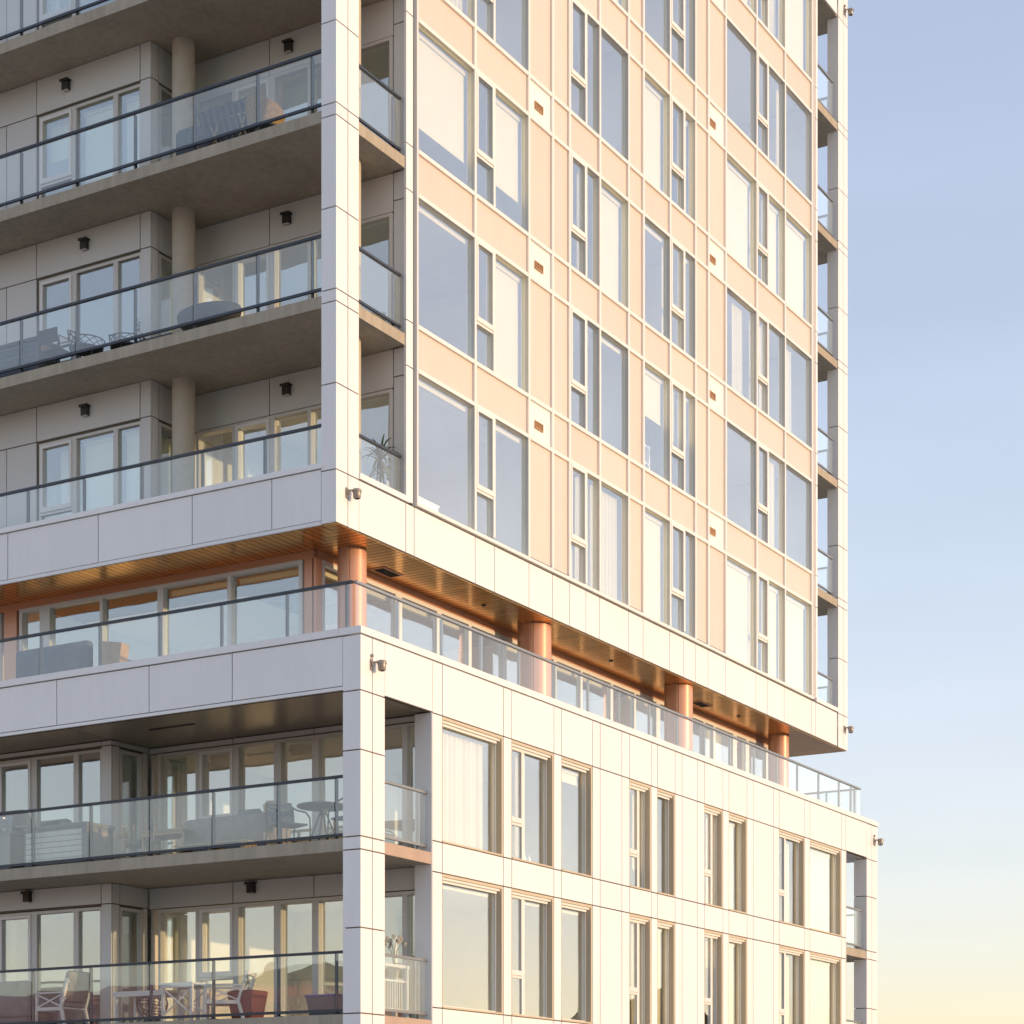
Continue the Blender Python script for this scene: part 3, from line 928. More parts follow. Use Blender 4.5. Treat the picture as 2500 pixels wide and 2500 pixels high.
# ------------------------------------------------------------------ podium, sunny face
PWALL = part('podium_wall')
cols = [0.89, 1.20, 3.21, 3.50, 5.03, 5.32, 6.53, 6.84, 7.74, 8.07, 9.02, 9.30, 10.11, 10.44, 11.17, 11.52, 12.45, 12.76, 13.72, 14.05, 15.18, 15.51, 17.02, 17.34, 19.34, 19.64]
WINC = {1.20: 'f', 3.50: 's', 5.32: 'f', 8.07: 's', 9.30: 'f', 11.52: 's', 12.76: 'f', 15.51: 's', 17.34: 'f'}
rows = [(11.735, 12.60, False), (9.605, 11.725, True), (9.09, 9.595, False), (6.82, 9.08, True), (6.30, 6.81, False), (4.0, 6.29, True), (0.0, 3.99, False)]
PCOV = {(1.20, 1): ('curtain', 0.0, .95), (3.50, 1): ('curtain', 0.05, .45), (5.32, 1): ('blind', .12), (8.07, 1): ('blind', .8), (9.30, 1): ('curtain', .0, .5), (11.52, 1): ('blind', 1), (12.76, 1): ('blind', 1), (15.51, 1): ('curtain', .3, .9), (17.34, 1): ('blind', 1),
        (1.20, 3): 'box', (3.50, 3): 'box', (5.32, 3): 'box', (8.07, 3): ('curtain', .2, .9), (9.30, 3): ('blind', 1), (11.52, 3): ('blind', .3), (12.76, 3): ('blind', 1), (15.51, 3): ('curtain', .1, .9), (17.34, 3): ('blind', 1)}
for c0, c1 in zip(cols[:-1], cols[1:]):
    for ri, (z0, z1, w) in enumerate(rows):
        kind = WINC.get(c0)
        if w and kind and ri < 6:
            a, b = c0 + 0.012, c1 - 0.055
            zs, zh = z0 + 0.03, z1 - 0.05
            # reveal lining
            rv = MB()
            rv.box(c0 + 0.002, a, PY + 0.002, PY + 0.24, z0, z1 - 0.004).box(b, c1 - 0.004, PY + 0.004, PY + 0.24, z0, z1 - 0.004)
            rv.box(a, b, PY + 0.003, PY + 0.24, zh, z1 - 0.004).box(a, b, PY - 0.012, PY + 0.24, z0, zs)
            rv.build('reveal', 'reveal_taupe', PWALL)
            MB().box(a, b, PY + 0.035, PY + 0.12, zh - 0.04, zh - 0.001).box(a, b - 0.05, PY + 0.075, PY + 0.12, zh - 0.085, zh - 0.045).build('head_flashing', 'white_paint', PWALL)
            zf = zh - 0.02
            if kind == 'f':
                framed_window('R', PY, [(a + 0.03, b - 0.03)], zs, zf, fw=0.03, frame='white_paint', nf=(-0.005, 0.07), glassm='window_glass', covers={0: PCOV.get((c0, ri))}, cn=0.16, inward=0.12)
            else:
                mid = a + 0.54
                framed_window('R', PY, [(a + 0.02, mid), (mid + 0.10, b - 0.03)], zs, zf, fw=0.02, frame='white_paint', nf=(-0.005, 0.07), glassm='window_glass', sash=(0,), sash_z=zs + (zf - zs) * 0.33, covers={0: PCOV.get((c0, ri)) if c0 in (3.50, 8.07, 11.52) else None, 1: PCOV.get((c0, ri))}, cn=0.16, inward=0.12)
        else:
            panel(PWALL, 'R', PY, c0, c1, z0 - 0.005, z1 + 0.005)
            box('backing', c0, c1, PY + 0.034, PY + 0.10, z0 - 0.01, z1 + 0.01, 'joint_dark', PWALL)
for c0, c1 in ((-0.53, 0.90), (19.64, 21.06)):
    panel(PWALL, 'R', PY, c0, c1, 11.74, 12.605)
    box('backing', c0, c1, PY + 0.034, PY + 0.12, 11.745, 12.61, 'joint_dark', PWALL)
box('return_panel', 0.872, 0.889, PY + 0.0, PY + 0.34, 3.0, 11.73, 'white_panel', PWALL)
box('return_panel', 19.651, 19.668, PY + 0.0, PY + 0.12, 3.0, 11.73, 'white_panel', PWALL)
# podium fascia, shaded face
fyp = [-0.99, 1.227, 2.997, 5.073, 7.2, 9.3, 11.4, YB]
for a, b in zip(fyp[:-1], fyp[1:]):
    panel(PWALL, 'L', PX, a, b, 11.805, 12.605)
box('edge_trim', PX - 0.012, PX + 0.03, -0.99, YB, 11.745, 11.798, 'white_panel', PWALL)
box('backing', PX + 0.035, PX + 0.12, -0.99, YB, 11.75, 12.61, 'joint_dark', PWALL)
box('coping', PX - 0.025, PX + 0.42, PY + 0.42, YB, 12.612, 12.725, 'white_panel', PWALL)
box('coping', PX - 0.025, PX1 + 0.025, PY - 0.025, PY + 0.415, 12.612, 12.725, 'white_panel', PWALL)
box('coping', PX1 - 0.42, PX1 + 0.025, PY + 0.42, 6.0, 12.612, 12.725, 'white_panel', PWALL)
box('end_fascia', PX1 - 0.05, PX1 - 0.002, PY + 0.345, 6.0, 11.75, 12.605, 'white_panel', PWALL)

# podium balconies
PDX, PBX, PBY = 1.0, 0.01, 4.90
for zb in (9.20, 6.40, 3.60):
    zt = zb + 0.20
    bal = part('balcony')
    MB().box(PX + 0.05, 1.2, PY + 0.345, YB, zb, zt).box(-0.52, 0.88, PY + 0.02, PY + 0.345, zb, zt).build('slab', 'concrete', bal)
    box('edge_strip', -0.515, 0.875, PY + 0.012, PY + 0.019, zb + 0.002, zt - 0.002, 'pink_concrete', bal)  # thin pinker strip laid over the slab's front edge
    guard(bal, 'L', PX + 0.12, PY + 0.36, YB - 1, zt, zt + 1.02, zt + 0.09, [-0.75, 0.401, 1.746, 3.089, 4.43, 5.768, 7.12, 8.5, 9.9])
    guard(bal, 'R', PY + 0.12, -0.50, 0.86, zt, zt + 1.02, zt + 0.13, [-0.36, 0.708], rail='post_metal')
    bal = part('balcony')
    MB().box(19.70, 21.05, PY + 0.02, PY + 0.345, zb, zt).box(19.70, PX1 - 0.02, PY + 0.345, 3.2, zb, zt).build('slab', 'concrete', bal)
    guard(bal, 'R', PY + 0.12, 19.72, 21.0, zt, zt + 1.02, zt + 0.13, [19.95, 20.85], rail='post_metal')
    guard(bal, 'E', PX1 - 0.08, PY + 0.36, 3.1, zt, zt + 1.02, zt + 0.13, [0.1, 1.4, 2.7], rail='post_metal')
bal = part('balcony_ceiling')
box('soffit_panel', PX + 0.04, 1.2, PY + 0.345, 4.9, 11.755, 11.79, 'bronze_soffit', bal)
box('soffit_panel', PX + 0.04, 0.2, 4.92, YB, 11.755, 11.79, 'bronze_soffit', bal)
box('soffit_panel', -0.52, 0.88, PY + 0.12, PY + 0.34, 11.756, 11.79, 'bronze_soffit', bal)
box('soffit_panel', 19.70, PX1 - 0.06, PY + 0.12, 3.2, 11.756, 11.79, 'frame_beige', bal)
m = MB().box(-0.35, -0.27, 2.75, 3.75, 11.745, 11.7545)
m.build('slot_diffuser', 'vent_dark', bal)

PBW = part('podium_balcony_wall')
for zf, zc, zh in ((9.40, 11.75, 11.62), (6.60, 9.20, 8.79), (3.80, 6.40, 5.99)):
    zj = zh + 0.04
    for a, b in ((PBY, 5.146), (5.146, 7.72), (7.72, 10.0), (10.0, YB)):
        panel(PBW, 'L', PBX, a, b, zj, zc, 'balcony_panel')
    panel(PBW, 'L', PBX, PBY, 5.146, zf, zj, 'balcony_panel')
    panel(PBW, 'L', PBX, 7.72, 10.0, zf, zj, 'balcony_panel')
    panel(PBW, 'L', PBX, 10.0, YB, zf, zj, 'balcony_panel')
    box('backing', PBX + 0.04, PBX + 0.12, PBY + 0.05, YB, zh + 0.02, zc - 0.003, 'joint_dark', PBW)
    box('backing', PBX + 0.04, PBX + 0.12, 7.72, YB, zf, zh + 0.02, 'joint_dark', PBW)
    box('backing', PBX + 0.04, PBX + 0.12, PBY + 0.05, 5.13, zf, zh + 0.02, 'joint_dark', PBW)
    framed_window('L', PBX, [(5.19, 5.70), (5.82, 6.71), (6.85, 7.62)], zf + 0.02, zh, sash=(2,), sash_z=zf + 0.85, frame='frame_beige', inward=0.05, covers={2: ('curtain', .8, 1)} if zf < 9 else {})
    panel(PBW, 'R', PBY, PBX + 0.032, 0.23, zf, zj, 'balcony_panel')
    panel(PBW, 'R', PBY, PBX + 0.032, 0.23, zj, zc, 'balcony_panel')
    panel(PBW, 'R', PBY, 0.23, 1.0, zj, zc, 'balcony_panel')
    box('backing', PBX + 0.13, 1.0, PBY + 0.04, PBY + 0.1, zh + 0.02, zc - 0.003, 'joint_dark', PBW)
    framed_window('R', PBY, [(0.30, 0.80)], zf + 0.02, zh, inward=0.03)
    panel(PBW, 'R', PBY, 0.86, 0.99, zf, zj, 'balcony_panel')
    for a, b in ((-1.01, 1.18), (1.18, 2.95), (2.95, 4.88)):
        panel(PBW, 'L', PDX, a, b, zj - 0.02, zc, 'balcony_panel')
    panel(PBW, 'L', PDX, PY + 0.05, -1.01, zf, zc - 0.12, 'balcony_panel')
    panel(PBW, 'L', PDX, PY + 0.05, -1.01, zc - 0.12, zc, 'balcony_panel')
    box('backing', PDX + 0.04, PDX + 0.12, PY + 0.09, 4.88, zh + 0.03, zc - 0.003, 'joint_dark', PBW)
    box('backing', PDX + 0.04, PDX + 0.12, PY + 0.09, -1.02, zf, zh + 0.02, 'joint_dark', PBW)
    framed_window('L', PDX, [(-0.98, -0.767), (-0.677, 1.057), (1.197, 1.868), (2.02, 2.80), (2.92, 3.66), (3.77, 4.58)], zf + 0.02, zh, sash=(4,), sash_z=zf + 0.92, frame='frame_beige', inward=0.04, nf=(-0.075, 0.06), covers={1: ('curtain', .0, .06), 5: ('curtain', .8, 1)} if zf < 9 else {5: ('blind', .1), 4: ('blind', .1), 2: ('blind', .08)})
for zf, zc in ((9.40, 11.75), (6.60, 9.20), (3.80, 6.40)):
    box('end_wall', 19.62, 19.69, PY + 0.08, 5.0, zf, zc, 'balcony_panel', PBW)
# lower walls that carry the podium on to the ground
box('base_wall', PX + 0.05, 19.6, PY + 0.11, PY + 0.20, 0.0, 3.6, 'joint_dark', PBW)
box('base_wall', PX + 0.05, PX + 0.2, PY + 0.2, YB, 0.0, 3.6, 'white_panel', PBW)

# ------------------------------------------------------------------ rooms behind the glass
IN = part('interior')
for k in range(1, 7):
    zb = SLAB[k]
    MB().box(2.32, 20.98, 0.10, 9.0, zb, zb + 0.20).box(1.3, 2.31, 5.05, YB, zb, zb + 0.20).box(2.32, 9.0, 9.0, YB, zb, zb + 0.2).build('floor_plate', 'interior_white', IN)
MB().box(2.32, 20.98, 0.17, 9.0, 15.38, 15.60).box(1.3, 2.31, 5.05, YB, 15.38, 15.6).box(2.32, 9.0, 9.0, YB, 15.38, 15.6).build('floor_plate', 'interior_white', IN)
for k in range(0, 6):
    z0 = (SLAB[k] + 0.20) if k else 15.60
    z1 = SLAB[k + 1]
    for x in (7.2, 10.95, 14.5):
        box('partition', x - 0.06, x + 0.06, 0.10, 5.5, z0, z1, 'interior_white', IN)
    box('partition', 6.6, 20.98, 5.5, 5.62, z0, z1, 'interior_white', IN)
    box('partition', 6.5, 6.6, 4.0, 12.9, z0, z1, 'interior_white', IN)
    box('partition', 2.3, 6.5, 4.97, 5.03, z0, z1, 'interior_white', IN)
    box('partition', 1.3, 6.5, 8.3, 8.4, z0, z1, 'interior_white', IN)
MB().box(1.3, 20.8, 1.45, 9.0, 14.91, 15.0).box(1.3, 9.0, 9.0, YB, 14.91, 15.0).build('floor_plate', 'interior_white', IN)
for x in (8.65, 14.43, 18.7):
    box('partition', x - 0.06, x + 0.06, 1.35, 6.0, 12.42, 14.9, 'interior_white', IN)
box('partition', 5.6, 20.8, 6.0, 6.1, 12.42, 14.9, 'interior_white', IN)
box('partition', 5.5, 5.6, 3.4, YB, 12.42, 14.9, 'interior_white', IN)
box('partition', 1.4, 5.5, 8.25, 8.35, 12.42, 14.9, 'interior_white', IN)
for zb in (11.80, 9.20, 6.40, 3.60):
    MB().box(1.22, 19.6, PY + 0.12, 9.0, zb, zb + 0.2).box(0.2, 1.21, 5.05, YB, zb, zb + 0.2).box(1.22, 8.0, 9.0, YB, zb, zb + 0.2).build('floor_plate', 'interior_white', IN)
for zf, zc in ((9.40, 11.80), (6.60, 9.20), (3.80, 6.40)):
    for x in (7.3, 10.8, 14.6):
        box('partition', x - 0.06, x + 0.06, PY + 0.12, 4.0, zf, zc, 'interior_white', IN)
    box('partition', 5.6, 19.6, 4.0, 4.1, zf, zc, 'interior_white', IN)
    box('partition', 5.5, 5.6, 2.5, YB, zf, zc, 'interior_white', IN)
    box('partition', 1.2, 5.5, 4.94, 5.0, zf, zc, 'interior_white', IN)
    box('partition', 0.2, 5.5, 8.0, 8.1, zf, zc, 'interior_white', IN)
MB().box(0.05, TX1, 0.31, YB, 36.2, 36.4).build('roof', 'joint_dark', IN)
box('back_wall', 9.0, 21.0, 9.0, 9.2, 0.0, 36.2, 'balcony_panel', IN)
box('back_wall', 0.0, 9.0, YB, YB + 0.2, 0.0, 36.2, 'balcony_panel', IN)

# ------------------------------------------------------------------ fittings fixed to the building
def thing(name, label, cat, loc=(0, 0, 0), rz=0.0, group=None):
    return tag(empty(name, None, loc, rz), label, cat, group)

def wall_light(x, y, z, label):
    t = thing('wall_light', label, 'wall light', (x, y, z), 0, 'black wall lights over the balcony windows')
    MB().box(-0.125, -0.001, -0.095, 0.095, 0.19, 0.215).box(-0.127, -0.118, -0.095, 0.095, 0.165, 0.189).build('cap', 'black_metal', t)
    MB().box(-0.095, -0.001, -0.07, 0.07, 0.02, 0.189).build('body', 'black_metal', t)
    MB().box(-0.085, -0.02, -0.06, 0.06, 0.014, 0.0195).build('lens', 'frame_beige', t)
    return t
wall_light(BX, 6.935, 24.30, 'black box wall light over the window on the highest full balcony, left')
wall_light(DX, 2.54, 24.32, 'black box wall light on the highest full balcony, right of the round column')
wall_light(BX, 6.48, 21.21, 'black box wall light over the middle tower balcony window, left of the column')
wall_light(DX, 2.58, 21.21, 'black box wall light on the middle tower balcony, right of the column')
wall_light(BX, 6.46, 18.105, 'black box wall light over the lowest tower balcony window, left of the column')
wall_light(DX, 2.585, 18.105, 'black box wall light on the lowest tower balcony, right of the column')
wall_light(PBX, 6.88, 8.945, 'black box wall light at the far left of the lowest balcony')
wall_light(PDX, 2.51, 8.945, 'black box wall light over the glass door of the lowest balcony')

def camera_unit(x, y, z, label, mast=True):
    t = thing('security_camera', label, 'camera', (x, y, z), 0, 'cylindrical cameras at the facade corners')
    t.scale = (0.75, 0.75, 0.75)
    MB().box(-0.045, 0.045, -0.03, -0.001, -0.11, 0.12).box(-0.03, 0.03, -0.075, -0.031, -0.03, 0.07).build('bracket', 'camera_grey', t)
    m = MB().tube([(0.0, -0.07, 0.045), (0.03, -0.13, 0.055), (0.085, -0.17, 0.05)], 0.024, 10)
    m.build('arm', 'camera_grey', t, smooth=True)
    c = (0.135, -0.19, 0)
    MB().lathe([(0.0, 0.105), (0.085, 0.10), (0.105, 0.085), (0.108, 0.035), (0.108, 0.03)][::-1], c, 24).build('hood', 'camera_grey', t, smooth=True)
    MB().lathe([(0.072, -0.115), (0.085, -0.10), (0.09, 0.0), (0.092, 0.029)], c, 24).build('housing', 'camera_grey', t, smooth=True)
    MB().lathe([(0.0, -0.135), (0.04, -0.13), (0.062, -0.116)], c, 20).build('dome', 'dark_lens', t, smooth=True)
    if mast:
        MB().tube([(0.01, -0.03, 0.12), (0.01, -0.03, 0.17)], 0.012, 8).lathe([(0.0, 0.165), (0.032, 0.17), (0.036, 0.2), (0.02, 0.235), (0.0, 0.24)], (0.01, -0.03, 0), 12).build('sensor', 'camera_grey', t, smooth=True)
    return t
camera_unit(0.30, 0.0, 15.44, 'grey camera on the near lower corner of the tower', mast=False)
camera_unit(-0.92, PY, 12.16, 'grey camera on the near corner of the podium fascia')
camera_unit(22.92, 0.0, 34.22, 'grey camera high on the far top corner of the tower')
camera_unit(22.93, 0.0, 15.42, 'grey camera at the far lower corner of the tower', mast=False)
camera_unit(21.55, PY, 12.20, 'grey camera on the far end of the podium')

# ------------------------------------------------------------------ furniture on the balconies
Z3, Z2, Z1 = SLAB[2] + 0.20, SLAB[1] + 0.20, 15.60
ZT, ZU, ZL = 12.42, 9.40, 6.60

def leaf_blade(m, base, d, ln, w, droop):
    d = Vector(d).normalized()
    side = d.cross(Vector((0, 0, 1)))
    side = (side if side.length > 0.1 else Vector((1, 0, 0))).normalized()
    prev = []
    p = Vector(base)
    n = 6
    for i in range(n + 1):
        t = i / n
        ww = w * math.sin(math.pi * min(1, 0.12 + t * 0.88)) + 0.002
        prev.append((p - side * ww, p + side * ww))
        dd = (d + Vector((0, 0, -droop * t * 1.6))).normalized()
        p = p + dd * (ln / n)
    v = [q for pr in prev for q in pr]
    m.add(v, [(2 * i, 2 * i + 1, 2 * i + 3, 2 * i + 2) for i in range(n)])

def potted_palm():
    t = thing('potted_palm', 'tall green palm with drooping fronds in the corner opening of the lowest tower balcony', 'plant', (1.93, 0.42, Z1))
    MB().lathe([(0.14, 0.0), (0.19, 0.36), (0.20, 0.38), (0.18, 0.38), (0.17, 0.33), (0.0, 0.33)], seg=20).build('pot', 'cream_ceramic', t, smooth=True)
    m = MB()
    m.tube([(0, 0, 0.33), (0.02, 0.01, 0.7), (0.0, 0.0, 0.98)], [0.03, 0.022, 0.015], 8)
    m.build('stem', 'dry_leaf', t, smooth=True)
    g, d = MB(), MB()
    for i in range(26):
        a = random.random() * 6.28
        leaf_blade(g, (0, 0, 0.85 + random.random() * 0.2), (math.cos(a), math.sin(a), random.uniform(0.5, 2.2)), random.uniform(0.35, 0.6), 0.016, random.uniform(0.5, 1.2))
    for i in range(24):
        a = random.random() * 6.28
        leaf_blade(d, (0, 0, 0.55 + random.random() * 0.4), (math.cos(a), math.sin(a), random.uniform(0.2, 1.0)), random.uniform(0.35, 0.6), 0.014, random.uniform(1.4, 2.4))
    g.build('fronds', 'leaf', t)
    d.build('dry_fronds', 'dry_leaf', t)
potted_palm()

def ottoman(loc):
    t = thing('ottoman', 'dark slate covered ottoman left of the upturned slatted table', 'ottoman', loc)
    MB().soft(-0.3, 0.3, -0.3, 0.3, 0.05, 0.66, 0.10).build('cover', 'slate_fabric', t, smooth=True)
    for x in (-0.22, 0.22):
        for y in (-0.22, 0.22):
            MB().box(x - 0.02, x + 0.02, y - 0.02, y + 0.02, 0.0, 0.05).build('foot', 'black_metal', t)
ottoman((0.62, 3.45, Z3))

def slatted_table(loc, rz):
    t = thing('folding_table', 'dark slatted folding table tipped up with pale crossed legs behind the tower balustrade', 'table', loc, rz)
    top = MB().box(-0.02, 0.0, -0.62, 0.62, 0.22, 1.02)
    o = top.build('tabletop', 'slate_fabric', t)
    o.rotation_euler = (0, R(-24), 0)
    for i in range(9):
        q = MB().box(-0.05, -0.022, -0.62 + i * 0.14, -0.57 + i * 0.14, 0.24, 1.0).build('slat', 'dark_box', t)
        q.rotation_euler = (0, R(-24), 0)
    for y0, y1 in ((-0.5, -0.15), (-0.1, -0.5), (0.15, 0.5), (0.5, 0.1)):
        MB().bar((-0.28, y0, 0.02), (-0.36, y1, 0.98), 0.028).build('leg', 'pale_wood', t)
    MB().bar((-0.30, -0.45, 0.35), (-0.30, 0.45, 0.30), 0.025).bar((-0.34, -0.4, 0.72), (-0.34, 0.4, 0.78), 0.025).build('stretcher', 'pale_slat', t)
slatted_table((0.95, 2.75, Z3), 0)

def wicker_chair(loc, rz, label, mat, cushion=None):
    t = thing('wicker_chair', label, 'chair', loc, rz)
    # curved shell back facing local +y
    v, f = [], []
    n, h = 18, 5
    for i in range(n + 1):
        a = R(20) + R(320) * i / n - R(70)
        k = abs(i / n - 0.5) * 2
        for j in range(h + 1):
            z = 0.38 + (0.47 - 0.27 * k ** 2) * j / h
            r = 0.30 + 0.05 * j / h
            v.append((r * math.cos(a), r * math.sin(a), z))
            v.append(((r - 0.03) * math.cos(a), (r - 0.03) * math.sin(a), z))
    w = (h + 1) * 2
    for i in range(n):
        for j in range(h):
            a = i * w + j * 2
            b = (i + 1) * w + j * 2
            f += [(a, b, b + 2, a + 2), (a + 1, a + 3, b + 3, b + 1)]
        a, b = i * w + h * 2, (i + 1) * w + h * 2
        f += [(a, b, b + 1, a + 1)]
    MB().add(v, f).build('backrest', mat, t, smooth=True)
    MB().lathe([(0.28, 0.36), (0.30, 0.39), (0.28, 0.43), (0.0, 0.44)], seg=24).build('seat', cushion or mat, t, smooth=True)
    for a in (45, 135, 225, 315):
        MB().tube([(0.2 * math.cos(R(a)), 0.2 * math.sin(R(a)), 0.37), (0.29 * math.cos(R(a)), 0.29 * math.sin(R(a)), 0.0)], 0.016, 8).build('leg', 'black_metal', t, smooth=True)
    return t
wicker_chair((0.72, 2.02, Z3), R(30), 'tan wicker tub chair near the corner pier on the upper tower balcony', 'tan_wicker', 'slate_fabric')

def storage_box(loc, sx, sy, h, label, slatted=False):
    t = thing('storage_box', label, 'storage box', loc)
    if slatted:
        MB().box(-sx / 2 + 0.02, sx / 2 - 0.02, -sy / 2 + 0.02, sy / 2 - 0.02, 0.04, h - 0.06).build('body', 'dark_box', t)
        n = 6
        for i in range(n):
            z = 0.06 + i * (h - 0.16) / n
            MB().box(-sx / 2 + 0.002, -sx / 2 + 0.019, -sy / 2 + 0.13, sy / 2 - 0.07, z, z + (h - 0.16) / n - 0.012).build('slat', 'pale_slat', t)
        MB().box(-sx / 2 + 0.1, sx / 2 - 0.1, -sy / 2 + 0.004, -sy / 2 + 0.019, 0.08, h - 0.14).build('end_panel', 'taupe_fabric', t)
        MB().box(-sx / 2, sx / 2, -sy / 2, sy / 2, h - 0.06, h).build('lid', 'dark_box', t)
    else:
        MB().soft(-sx / 2, sx / 2, -sy / 2, sy / 2, 0.0, h - 0.08, 0.015).build('body', 'dark_box', t, smooth=True)
        for i in range(3):
            MB().box(-sx / 2 - 0.012, -sx / 2 + 0.001, -sy / 2 + 0.05, sy / 2 - 0.05, 0.1 + i * 0.18, 0.22 + i * 0.18).build('panel', 'slate_fabric', t)
        MB().soft(-sx / 2 - 0.02, sx / 2 + 0.02, -sy / 2 - 0.02, sy / 2 + 0.02, h - 0.08, h, 0.02).build('lid', 'slate_fabric', t, smooth=True)
storage_box((0.58, 7.55, Z2), 0.62, 1.25, 0.72, 'grey lidded storage box at the left end of the middle tower balcony')
storage_box((-0.60, 5.35, ZU), 0.72, 1.5, 0.74, 'storage box with pale horizontal slats and dark lid on the upper podium balcony', True)

def wire_chair(loc, rz, label):
    t = thing('wire_chair', label, 'chair', loc, rz, 'dark wire chairs on the middle tower balcony')
    m = MB()
    def P(a, h):
        r = 0.30 + 0.04 * h
        return (r * math.cos(a), r * math.sin(a), 0.40 + 0.34 * h * (0.45 + 0.55 * max(0, -math.cos(a - R(90)))))
    for i in range(13):
        a = R(10) + R(340) * i / 12 - R(80)
        b = a + R(38)
        m.tube([P(a, 0), P((a + b) / 2, 0.55), P(b, 1.0)], 0.007, 5)
        m.tube([P(b, 0), P((a + b) / 2, 0.5), P(a, 1.0)], 0.007, 5)
    m.tube([P(R(10) + R(340) * i / 24 - R(80), 1.0) for i in range(25)], 0.012, 6)
    m.build('backrest', 'charcoal_wicker', t)
    s = MB()
    for i in range(8):
        x = -0.26 + i * 0.075
        y = math.sqrt(max(0.001, 0.3 ** 2 - x * x))
        s.tube([(x, -y, 0.4), (x, y, 0.4)], 0.008, 5)
    s.lathe([(0.29, 0.39), (0.31, 0.39), (0.31, 0.41), (0.29, 0.41)], seg=24)
    s.build('seat', 'charcoal_wicker', t)
    for a in (45, 135, 225, 315):
        MB().tube([(0.26 * math.cos(R(a)), 0.26 * math.sin(R(a)), 0.4), (0.30 * math.cos(R(a)), 0.30 * math.sin(R(a)), 0.0)], 0.012, 6).build('leg', 'charcoal_wicker', t)
wire_chair((0.62, 6.05, Z2), R(200), 'dark woven wire chair beside the storage box on the tower balcony')
wire_chair((0.95, 5.35, Z2), R(150), 'dark woven wire chair standing further in, near the column')
def folding_chair(loc):
    t = thing('folding_armchair', 'thin dark metal armchair beside the grey storage box', 'chair', loc, R(90))
    MB().box(-0.22, 0.22, -0.22, 0.22, 0.40, 0.42).build('seat', 'slate_fabric', t)
    MB().tube([(-0.24, 0.22, 0.0), (-0.24, 0.24, 0.62), (-0.24, -0.2, 0.62), (-0.24, -0.24, 0.0)], 0.014, 6).build('arm_frame', 'charcoal_wicker', t)
    MB().tube([(0.24, 0.22, 0.0), (0.24, 0.24, 0.62), (0.24, -0.2, 0.62), (0.24, -0.24, 0.0)], 0.014, 6).build('arm_frame', 'charcoal_wicker', t)
    MB().bar((-0.22, 0.23, 0.42), (-0.22, 0.30, 0.75), 0.02).bar((0.22, 0.23, 0.42), (0.22, 0.30, 0.75), 0.02).box(-0.23, 0.23, 0.27, 0.29, 0.5, 0.76).build('backrest', 'charcoal_wicker', t)
folding_chair((0.5, 6.62, Z2))

def oval_lounge(loc):
    t = thing('wicker_table', 'low oval dark woven table in front of the column on the middle tower balcony', 'table', loc)
    MB().lathe([(0.25, 0.10), (0.42, 0.18), (0.56, 0.34), (0.60, 0.46), (0.58, 0.52), (0.50, 0.55), (0.0, 0.56)], seg=36, sx=0.62, sy=1.12).build('basket_top', 'charcoal_wicker', t, smooth=True)
    for a in (40, 140, 220, 320):
        MB().tube([(0.2 * math.cos(R(a)), 0.36 * math.sin(R(a)), 0.14), (0.22 * math.cos(R(a)), 0.42 * math.sin(R(a)), 0.0)], 0.018, 8).build('leg', 'pale_wood', t, smooth=True)
oval_lounge((0.62, 3.18, Z2))

def planter_tray(loc):
    t = thing('planter_tray', 'long low dark planter with a thin sprig beside the tower balustrade', 'planter', loc)
    MB().box(-0.1, 0.1, -0.4, 0.4, 0.0, 0.03).box(-0.1, -0.085, -0.4, 0.4, 0.03, 0.14).box(0.085, 0.1, -0.4, 0.4, 0.03, 0.14).box(-0.085, 0.085, -0.4, -0.385, 0.03, 0.14).box(-0.085, 0.085, 0.385, 0.4, 0.03, 0.14).build('trough', 'dark_box', t)
    MB().box(-0.084, 0.084, -0.384, 0.384, 0.031, 0.12).build('soil', 'soil', t)
    m = MB()
    m.tube([(0, 0.35, 0.1), (0.02, 0.42, 0.35), (0.0, 0.45, 0.6)], 0.005, 5)
    for i in range(12):
        a = random.random() * 6.28
        leaf_blade(m, (0.0, 0.38 + 0.006 * i, 0.2 + 0.03 * i), (math.cos(a), math.sin(a), 0.5), 0.10, 0.016, 0.6)
    m.build('sprig', 'leaf', t)
planter_tray((0.36, 4.15, Z2))

def white_shell_chair(loc, rz):
    t = thing('shell_chair', 'white moulded chair seen through the corner glass of the middle tower balcony', 'chair', loc, rz)
    MB().soft(-0.22, 0.22, -0.2, 0.22, 0.42, 0.46, 0.015).build('seat', 'white_furniture', t, smooth=True)
    MB().soft(-0.21, 0.21, 0.19, 0.23, 0.46, 0.84, 0.018).build('backrest', 'white_furniture', t, smooth=True)
    for x in (-0.19, 0.19):
        for y in (-0.17, 0.2):
            MB().tube([(x, y, 0.43), (x * 1.15, y * 1.15, 0.0)], 0.014, 6).build('leg', 'white_furniture', t)
white_shell_chair((1.42, 1.25, Z2), R(-120))

t = thing('planter_pot', 'round cream planter at the foot of the column on the lowest tower balcony', 'pot', (0.72, 3.85, Z1))
MB().lathe([(0.14, 0.0), (0.22, 0.12), (0.25, 0.30), (0.23, 0.42), (0.21, 0.42), (0.20, 0.36), (0.0, 0.36)], seg=24).build('bowl', 'cream_ceramic', t, smooth=True)
MB().lathe([(0.195, 0.362), (0.0, 0.37)], seg=20).build('soil', 'soil', t)

